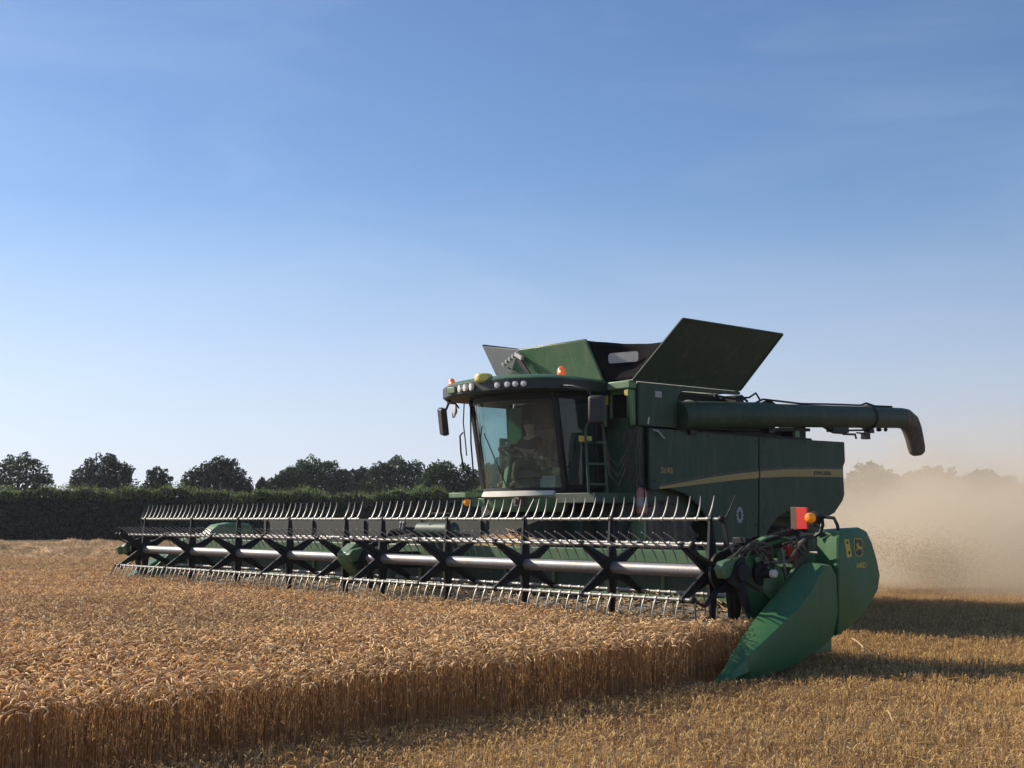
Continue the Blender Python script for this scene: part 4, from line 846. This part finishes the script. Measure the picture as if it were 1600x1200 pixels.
ln = MB(); ln.box(-.90, .90, 3.60, 3.635, 1.9, 2.5); ln.box(.30, .90, 3.60, 3.635, 2.5, 3.15); ln.build('cab_lining', M['interior'], cab)
# roof
def roofring(k, z, dz=0):
    P_ = [(-1.28, 3.62), (-1.36, 3.0), (-1.36, 2.62), (-1.10, 2.36), (-.6, 2.12), (0, 2.04), (.6, 2.12), (1.02, 2.36), (1.20, 2.66), (1.22, 3.1), (1.14, 3.62)]
    c = (0, 2.9); return [(c[0] + (x - c[0]) * k, c[1] + (y - c[1]) * k, z) for x, y in P_]
rf_ = MB(); rf_.loft([roofring(.93, 3.24), roofring(1.0, 3.30), roofring(1.0, 3.42), roofring(.96, 3.452), roofring(.85, 3.48), roofring(.5, 3.505)]); roof = rf_.build('cab_roof', M['green'], CH, ang=40)
rv = MB(); rv.loft([roofring(.985, 3.235), roofring(1.012, 3.265), roofring(1.012, 3.405), roofring(.985, 3.42)]); rv.build('light_visor', M['visor'], roof)
def lamp(c, d, r_, mat, name='work_light'):
    m = MB(); m.lathe(c, d, [(0, r_ * .9), (.03, r_), (.045, r_ * .92), (.052, .001)], 16); o = m.build(name, mat, roof); return o
for a, b in ((.48, 2.085), (.65, 2.125), (.76, 2.175), (.87, 2.235)): lamp((a, b - .0, 3.325), (.25 * a, -1, -.05), .042, M['lens'])
for a, b in ((-.02, 2.055), (-.17, 2.065), (-.32, 2.09)): lamp((a, b - .02, 3.335), (-.3, -1, -.05), .055, M['lens'])
lp = MB(); lp.box(-.66, -.48, 2.07, 2.14, 3.28, 3.38); lp.build('side_lamp', M['green_pale'], roof, bevel=.015)
gp = MB(); gp.lathe((0.12, 2.12, 3.385), (0, 0, 1), [(0, .10), (.03, .13), (.09, .135), (.12, .12), (.14, .08), (.145, .001)], 20); gp.build('receiver_dome', M['dome'], CH)
def beacon(a, b, z, k=1.0):
    m = MB(); m.lathe((a, b, z - .05), (0, 0, 1), [(0, .05 * k), (.06, .055 * k)], 16); o = m.build('beacon', M['black'], CH)
    d = MB(); d.lathe((a, b, z + .01), (0, 0, 1), [(0, .06 * k), (.07 * k, .062 * k), (.11 * k, .050 * k), (.135 * k, .028 * k), (.142 * k, .001)], 18); d.build('beacon_dome', M['beacon'], o)
    MB().ball((a + .02, b - .062 * k, z + .07 * k), .016, 8, 6).build('beacon_bulb', M['beacon_core'], o)
beacon(.90, 2.92, 3.475); beacon(-1.08, 2.50, 3.45, .85)
# nose under the windscreen
ns_ = MB(); ns_.loft([[(a, fr(a, ZB) - .035 * (1 - (a / .95) ** 4), 1.845), (a, fr(a, ZB) - .13 * (1 - (a / .95) ** 2) - .01, 1.80 - .04 * (1 - (a / .95) ** 2)), (a, fr(a, ZB) + .02, 1.74), (a, fr(a, ZB) + .05, 1.84)] for a in np.linspace(-.94, .78, 25)]); ns_.build('front_bumper', M['white'], CH, ang=50)
nl = MB(); nl.loft([[(a, fr(a, ZB) - .02, 1.735), (a, fr(a, ZB) + .04, 1.60), (a, fr(a, ZB) + .16, 1.54), (a, fr(a, ZB) + .3, 1.735)] for a in np.linspace(-.80, .80, 21)]); nl.build('cab_nose', M['green_pale'], CH, ang=50)
nk = MB(); nk.box(.30, .42, 2.53, 2.66, 1.62, 1.75); nk.tube([(.36, 2.54, 1.69), (.36, 2.49, 1.69)], .04, 12); nk.build('tow_bracket', M['brown'], CH, bevel=.006)
# platforms, marker lamp on the far side
pf_ = MB(); pf_.box(.95, 1.72, 2.75, 3.72, 1.66, 1.80); pf_.build('platform', M['green_dark'], CH, bevel=.008)
pf_ = MB(); pf_.box(-1.25, -.93, 2.75, 3.6, 1.78, 1.84); pf_.box(-1.2, -.8, 2.55, 2.8, 1.76, 1.835); pf_.build('platform', M['green_pale'], CH, bevel=.008)
pm = MB(); pm.bz([(2.68, 1.75), (2.72, 1.75), (2.74, 1.64), (2.70, 1.62)], -.82, -.52); pm.build('lamp_mount', M['green_pale'], CH, bevel=.01)
pl = MB(); pl.lathe((-.86, 2.66, 1.69), (0, -1, 0), [(0, .05), (.05, .055), (.08, .03), (.085, .001)], 14); pl.build('marker_lamp', M['amber_dim'] if 'amber_dim' in M else M['amber'], CH)
# mirrors
mr_ = MB(); 
def rbox(cx, cy, cz, w_, d_, h_, tilt=0):
    m = MB(); m.box(-w_ / 2, w_ / 2, -d_ / 2, d_ / 2, -h_ / 2, h_ / 2); return m
mL = MB(); mL.box(-.105, .105, -.05, .05, -.21, .21); o = mL.build('mirror', M['mirror'], CH, bevel=.03, seg=3); o.location = (-1.11, 2.36, 2.91); o.rotation_euler = (R(10), R(10), R(-20))
mL = MB(); mL.tube([(-1.0, 2.42, 3.28), (-1.02, 2.38, 3.16), (-1.05, 2.36, 3.08)], .018, 8); mL.tube([(-1.02, 2.37, 3.19), (-.86, 2.40, 3.17), (-.81, 2.42, 3.10)], .014, 8); mL.build('mirror_arm', M['black'], CH)
mL = MB(); mL.lathe((-.83, 2.40, 3.05), (-.5, -1, .1), [(0, .03), (.03, .10), (.05, .105), (.055, .09), (.057, .001)], 16); mL.build('wide_mirror', M['grey'], CH)
mR = MB(); mR.box(-.12, .12, -.05, .05, -.20, .20); o = mR.build('mirror', M['mirror'], CH, bevel=.045, seg=3); o.location = (1.86, 2.66, 2.92); o.rotation_euler = (0, 0, R(25))
mR = MB(); mR.tube([(1.22, 2.60, 3.30), (1.5, 2.55, 3.27), (1.74, 2.60, 3.20), (1.80, 2.66, 3.08)], .014, 8); mR.build('mirror_arm', M['black'], CH); mR = MB(); mR.tube([(1.84, 2.70, 2.75), (1.7, 2.8, 2.55), (1.45, 3.0, 2.4)], .014, 8); mR.build('mirror_arm', M['black'], CH)
# grab rails, cables and wiper on the left pillar
gr = MB(); gr.tube([(-.95, 2.62, 2.75), (-1.00, 2.60, 2.70), (-1.00, 2.62, 2.45), (-.98, 2.66, 2.20), (-.93, 2.72, 2.12)], .014, 8); gr.tube([(-.95, 2.64, 3.2), (-.97, 2.64, 2.9), (-.94, 2.66, 2.6), (-.96, 2.70, 2.4)], .010, 6); gr.tube([(-.92, 2.74, 3.2), (-.93, 2.76, 2.6), (-.90, 2.8, 2.0)], .013, 6); gr.build('grab_rail', M['black'], CH)
wi = MB(); wi.tube([(-.30, fr(-.3, 2.9) - .03, 2.80), (-.50, fr(-.5, 2.6) - .03, 2.55), (-.62, fr(-.6, 2.3) - .03, 2.30)], .009, 6); wi.tube([(.1, fr(.1, 1.9) - .03, 1.92), (-.3, fr(-.3, 2.6) - .04, 2.70)], .008, 6); wi.build('wiper', M['black'], CH)
# ladder with hoop and decals
ld = MB()
for b in (2.74, 3.10): ld.tube([(1.62, b, 1.80), (1.56, b, 2.66)], .018, 8)
ld.tube([(1.56, 2.74, 2.66), (1.56, 2.77, 2.75), (1.56, 2.86, 2.80), (1.56, 2.98, 2.80), (1.56, 3.07, 2.75), (1.56, 3.10, 2.66)], .016, 8)
for z in (1.92, 2.20, 2.50): ld.beam((1.60, 2.74, z), (1.60, 3.10, z), .03, .03)
lad = ld.build('ladder', M['green_rail'] if 'green_rail' in M else M['green_dark'], CH)
ldd = MB(); ldd.box(1.55, 1.555, 2.62, 2.73, 2.50, 2.58); ldd.box(1.55, 1.555, 2.76, 2.87, 2.50, 2.58); ldd.build('ladder_decal', M['yellow'], lad)
# cables between cab and tank
ca_ = MB()
for k in range(3): ca_.tube([(1.5, 3.15, 2.62 - .06 * k), (1.52, 3.25, 2.30 - .12 * k), (1.50, 3.45, 2.18 - .14 * k), (1.50, 3.62, 2.40 - .1 * k), (1.55, 3.70, 2.62)], .012, 6)
for k in range(6): ca_.tube([(1.50 + .045 * k, 3.70, 2.72), (1.48 + .05 * k, 3.66, 2.4), (1.52 + .04 * k, 3.66, 2.1), (1.46 + .06 * k, 3.68, 1.7)], .011, 6)
ca_.tube([(1.40, 3.68, 2.40), (1.42, 3.66, 2.64), (1.50, 3.66, 2.70), (1.60, 3.66, 2.62), (1.62, 3.68, 2.4)], .014, 6); ca_.build('cable', M['cable'] if 'cable' in M else M['rubber'], CH)
fp = MB(); fp.bz([(3.70, 1.44), (3.74, 1.44), (3.74, 1.16), (3.68, 1.12)], 1.50, 1.76); fp.build('front_step', M['green_pale'], CH, bevel=.008)
fu = MB(); fu.box(-1.5, 1.5, 3.45, 3.9, 1.0, 1.66); fu.build('underframe', M['shaded_olive'], CH, bevel=.02)  # shade beneath the cab painted in with the dark olive
# --- cab interior
se = MB(); se.box(-.25, .25, 2.90, 3.38, 2.03, 2.15); se.bz([(3.28, 2.13), (3.38, 2.13), (3.46, 2.76), (3.36, 2.78)], -.24, .24); se.box(-.18, .18, 3.0, 3.3, 1.87, 2.03); se.build('operator_seat', M['seatfab'], CH, bevel=.04, seg=3)
sc = MB(); sc.beam((-.02, 2.66, 1.87), (-.02, 2.76, 2.38), .09, .07); sc.build('steering_column', M['green_pale'], CH, bevel=.01)
sw_ = MB(); cc = Vector((-.02, 2.77, 2.41)); ax = Vector((0, .45, 1)).normalized(); xx = Vector((1, 0, 0)); yy = ax.cross(xx)
sw_.tube([cc + (xx * math.cos(t_) + yy * math.sin(t_)) * .19 for t_ in np.linspace(0, 2 * math.pi, 25)], .014, 8, cap=False)
for t_ in (.5, 2.6, 4.7): sw_.tube([cc, cc + (xx * math.cos(t_) + yy * math.sin(t_)) * .19], .012, 6)
sw_.build('steering_wheel', M['black'], CH)
mo_ = MB(); mo_.box(.44, .66, 2.86, 2.90, 2.35, 2.52); mo_.beam((.55, 2.92, 2.2), (.55, 2.9, 2.36), .03, .03); mo_.box(.34, .56, 2.95, 3.4, 2.2, 2.3); mo_.build('armrest_monitor', M['black'], CH, bevel=.01)
cool = MB(); cool.box(.42, .74, 2.94, 3.12, 1.88, 2.02); cool.bz([(2.94, 2.02), (3.12, 2.02), (3.10, 2.06), (2.96, 2.06)], .44, .72); cool = cool.build('cool_box', M['grey'], None, bevel=.012)
cool.parent = None; cool.location = MID; cool.rotation_euler = (0, 0, RZ); tag(cool, 'pale box standing on the cab floor behind the windscreen', 'box')
sb_ = MB(); sb_.box(-.90, -.60, 3.50, 3.51, 2.60, 3.16); sb_.build('sun_blind', M['blind'] if 'blind' in M else M['green_pale'], CH)

# fire extinguisher hanging beside the ladder
fe = empty('fire_extinguisher', world(1.90, 3.50, 1.50), RZ)
MB().lathe((0, 0, 0), (0, 0, 1), [(0, .05), (.02, .075), (.30, .075), (.36, .05), (.38, .025)], 18).build('cylinder', M['extpale'], fe)
vv = MB(); vv.lathe((0, 0, .37), (0, 0, 1), [(0, .02), (.05, .022)], 10); vv.beam((-.05, 0, .43), (.05, 0, .44), .02, .015); vv.tube([(.02, -.02, .40), (.09, -.04, .34), (.09, -.04, .15)], .010, 6); vv.build('valve', M['black'], fe)
MB().lathe((0, 0, .12), (0, 0, 1), [(0, .0762), (.12, .0762)], 18).build('label_band', M['grey'], fe)
tag(fe, 'faded red fire extinguisher with a pale label hanging beside the ladder', 'fire extinguisher')

# ------------------------------------------------------------------ driver
def skin_mesh(name, chains, mat, parent, sub=2):
    vs = []; ed = []; rad = []; idx = {}
    def vid(p):
        k = tuple(round(c, 4) for c in p[:3])
        if k not in idx: idx[k] = len(vs); vs.append(k); rad.append(p[3])
        return idx[k]
    for ch in chains:
        ids = [vid(p) for p in ch]; ed += [(ids[i], ids[i + 1]) for i in range(len(ids) - 1)]
    me = bpy.data.meshes.new(name); me.from_pydata(vs, ed, []); me.update(); o = bpy.data.objects.new(name, me); col.objects.link(o)
    if parent: o.parent = parent
    sk = o.modifiers.new('skin', 'SKIN'); sk.use_smooth_shade = True
    for i, r_ in enumerate(rad): me.skin_vertices[0].data[i].radius = (r_, r_)
    me.skin_vertices[0].data[0].use_root = True
    sb = o.modifiers.new('sub', 'SUBSURF'); sb.levels = sub; sb.render_levels = sub; me.materials.append(mat); return o
def driver():
    k = .88
    root = empty('person', world(0.0, 3.12, 2.17), RZ); f = lambda x, y, z, r_: (x * k, y * k, z * k, r_ * k)
    pelvis = f(0, 0, .08, .13); sp1 = f(0, .03, .28, .125); ch_ = f(0, .03, .46, .145); nk_ = f(0, .02, .58, .055); hb_ = f(0, .0, .66, .075); hd_ = f(0, -.01, .75, .095); ht_ = f(0, 0, .83, .07)
    chains = [[pelvis, sp1, ch_, nk_, hb_, hd_, ht_]]; arms = []; legs = []
    for s in (-1, 1):
        sh = f(s * .19, .02, .50, .06); el = f(s * .25, -.16, .28, .045); wr = f(s * .15, -.36, .32, .028); pm_ = f(s * .14, -.41, .335, .030)
        chains.append([ch_, sh, el, wr, pm_]); arms.append([ch_, sh, el])
        for q in range(4):
            o_ = (q - 1.5) * .017; chains.append([pm_, f(s * .14 + o_, -.45, .345 + .004 * q, .0095), f(s * .14 + o_, -.470 - .004 * q, .325, .009), f(s * .14 + o_, -.458, .303, .008)])
        chains.append([pm_, f(s * .10, -.42, .335, .011), f(s * .09, -.44, .315, .009)])
        hp = f(s * .10, -.02, .05, .095); kn = f(s * .15, -.44, .10, .065); an = f(s * .15, -.46, -.24, .042); to = f(s * .16, -.58, -.28, .032)
        chains.append([pelvis, hp, kn, an, to]); legs.append([pelvis, hp, kn, an])
    body_ = skin_mesh('body', chains, M['skin'], root)
    big = lambda c, m_: [[(p[0], p[1], p[2], p[3] * m_) for p in ch] for ch in c]
    skin_mesh('shirt', big([[pelvis, sp1, ch_]] + arms, 1.14), M['shirt'], root); skin_mesh('trousers', big(legs, 1.12), M['trousers'], root)
    h = MB(); h.ball((0, .012 * k, .80 * k), .098 * k, 14, 8, (1, 1.08, .85)); h.build('hair', M['hair'], root)
    n_ = MB(); n_.taper((0, -.095 * k, .765 * k), (0, -.120 * k, .735 * k), .012, .014, .026, .02); n_.build('nose', M['skin'], root)
    for s in (-1, 1): MB().ball((s * .035 * k, -.085 * k, .765 * k), .010, 8, 6).build('eye', M['hair'], root); MB().ball((s * .098 * k, .01, .75 * k), .018, 8, 6, (.5, .8, 1.3)).build('ear', M['skin'], root)
    MB().beam((-.022, -.098 * k, .70 * k), (.022, -.098 * k, .70 * k), .01, .006).build('mouth', M['extpale'], root)
    tag(root, 'driver in a dark shirt seated in the cab holding the steering wheel', 'person')
driver()

# ------------------------------------------------------------------ dust and flying chaff behind the machine
def dust():
    x0, x1, y0, y1, h = 4.0, 46.0, 20.5, 60.0, 7.5
    o = MB().box(x0, x1, y0, y1, .02, h).build('dust_cloud', None, smooth=False); o.data.materials.clear()
    m, t, ou = newmat('dust_volume'); v = t.nodes.new('ShaderNodeVolumePrincipled'); t.links.new(v.outputs[0], ou.inputs['Volume'])
    v.inputs['Color'].default_value = (0.97, 0.84, 0.66, 1); v.inputs['Anisotropy'].default_value = 0.25
    g = t.nodes.new('ShaderNodeNewGeometry'); sx = t.nodes.new('ShaderNodeSeparateXYZ'); t.links.new(g.outputs['Position'], sx.inputs[0])
    def N(op, a, b=None, c=None):
        q = t.nodes.new('ShaderNodeMath'); q.operation = op
        for i, z in enumerate((a, b, c)):
            if z is None: continue
            if isinstance(z, (int, float)): q.inputs[i].default_value = z
            else: t.links.new(z, q.inputs[i])
        return q.outputs[0]
    def ramp(src, a, b, lo=0, hi=1):
        q = t.nodes.new('ShaderNodeMapRange'); q.interpolation_type = 'SMOOTHSTEP'; t.links.new(src, q.inputs[0]); q.inputs[1].default_value = a; q.inputs[2].default_value = b; q.inputs[3].default_value = lo; q.inputs[4].default_value = hi; return q.outputs[0]
    n1 = t.nodes.new('ShaderNodeTexNoise'); n1.inputs['Scale'].default_value = .26; n1.inputs['Detail'].default_value = 5; n1.inputs['Roughness'].default_value = .6; t.links.new(g.outputs['Position'], n1.inputs['Vector'])
    n1.inputs['Distortion'].default_value = .8; nn = ramp(n1.outputs[0], .38, .60, .15, 2.1)
    zf = N('ADD', N('POWER', ramp(sx.outputs[2], 0.0, 6.2, 1, 0), 2.4), N('MULTIPLY', ramp(sx.outputs[2], 0.2, 2.6, 1, 0), .7))
    edge = N('MULTIPLY', N('MULTIPLY', ramp(sx.outputs[1], y0, y0 + 4, 0, 1), ramp(sx.outputs[1], y1 - 22, y1, 1, 0)), N('MULTIPLY', ramp(sx.outputs[0], x0, x0 + 3, 0, 1), ramp(sx.outputs[0], x1 - 14, x1, 1, 0)))
    t.links.new(N('MULTIPLY', N('MULTIPLY', N('MULTIPLY', zf, nn), edge), .16), v.inputs['Density'])
    o.data.materials.append(m); tag(o, 'tan dust cloud drifting behind the combine', 'dust', kind='stuff')
dust()
r = np.random.default_rng(77); n = 22000
P0 = np.array(world(.6, 9.0, 1.05)); u = r.uniform(0, 1, n) ** .8
c = P0 + np.outer(u * 5.5, np.array(UB)) * .8 + np.outer(u, [2.2, 0, -1.0]) + r.normal(0, 1, (n, 3)) * (0.25 + .55 * u)[:, None] * [1, 1, .55]
P1 = np.array(world(1.1, 11.7, .45)); c = np.concatenate([c, P1 + r.normal(0, 1, (16000, 3)) * [.42, .6, .26] + [.2, 0, .1]])
c = c[c[:, 2] > .05]
v, f = leaves(c + np.array([.9, 1.6, 0]), .019, r); tt = np.repeat(r.uniform(0, 1, len(f)), 4)
ch = npmesh('flying_chaff', v, f, M['chaff'], None, {'tint': tt, 'head': np.ones(len(v))}); tag(ch, 'loose chopped straw thrown out behind the combine in the dust', 'chaff', kind='stuff')

r = np.random.default_rng(5); n = 5200
a_ = np.concatenate([r.uniform(-6.3, 6.3, n - 900), r.normal(1.7, .25, 900)]); b_ = np.concatenate([r.uniform(.02, .95, n - 900), r.normal(1.18, .05, 900)])
z_ = np.where(np.arange(n) < n - 900, .27 + .25 * b_ + r.uniform(0, .07, n) * (1 + np.sin(a_ * 1.7)), 1.11 + np.abs(r.normal(0, .05, n)))
an = r.uniform(0, 2 * np.pi, n); el = r.normal(0, .35, n); L = r.uniform(.03, .10, n); d = np.stack([np.cos(an) * np.cos(el), np.sin(an) * np.cos(el), np.sin(el)], 1) * L[:, None]
c = np.stack([a_, b_, z_], 1); s_ = np.tile([0, .001, .0028], (n, 1)); v = np.stack([c - d - s_, c + d - s_, c + d + s_, c - d + s_], 1).reshape(-1, 3)
so_ = npmesh('cut_straw', v, np.arange(n * 4).reshape(n, 4), M['wheat'], None, {'tint': np.repeat(r.uniform(0, 1, n), 4), 'head': np.ones(n * 4)}); so_.location = MID; so_.rotation_euler = (0, 0, RZ)
tag(so_, 'freshly cut straw scattered over the header belts of the combine', 'cut straw', kind='stuff')

# ------------------------------------------------------------------ summer haze in the air
hz_ = MB().box(-130, 130, -14, 190, -1, 13).build('haze', None, smooth=False); hz_.data.materials.clear()
m, t, ou = newmat('haze_volume'); v = t.nodes.new('ShaderNodeVolumePrincipled'); t.links.new(v.outputs[0], ou.inputs['Volume'])
v.inputs['Color'].default_value = (0.80, 0.88, 1.0, 1); v.inputs['Density'].default_value = 0.00025; v.inputs['Anisotropy'].default_value = 0.2
hz_.data.materials.append(m); tag(hz_, 'thin summer haze over the whole field', 'haze', kind='stuff')
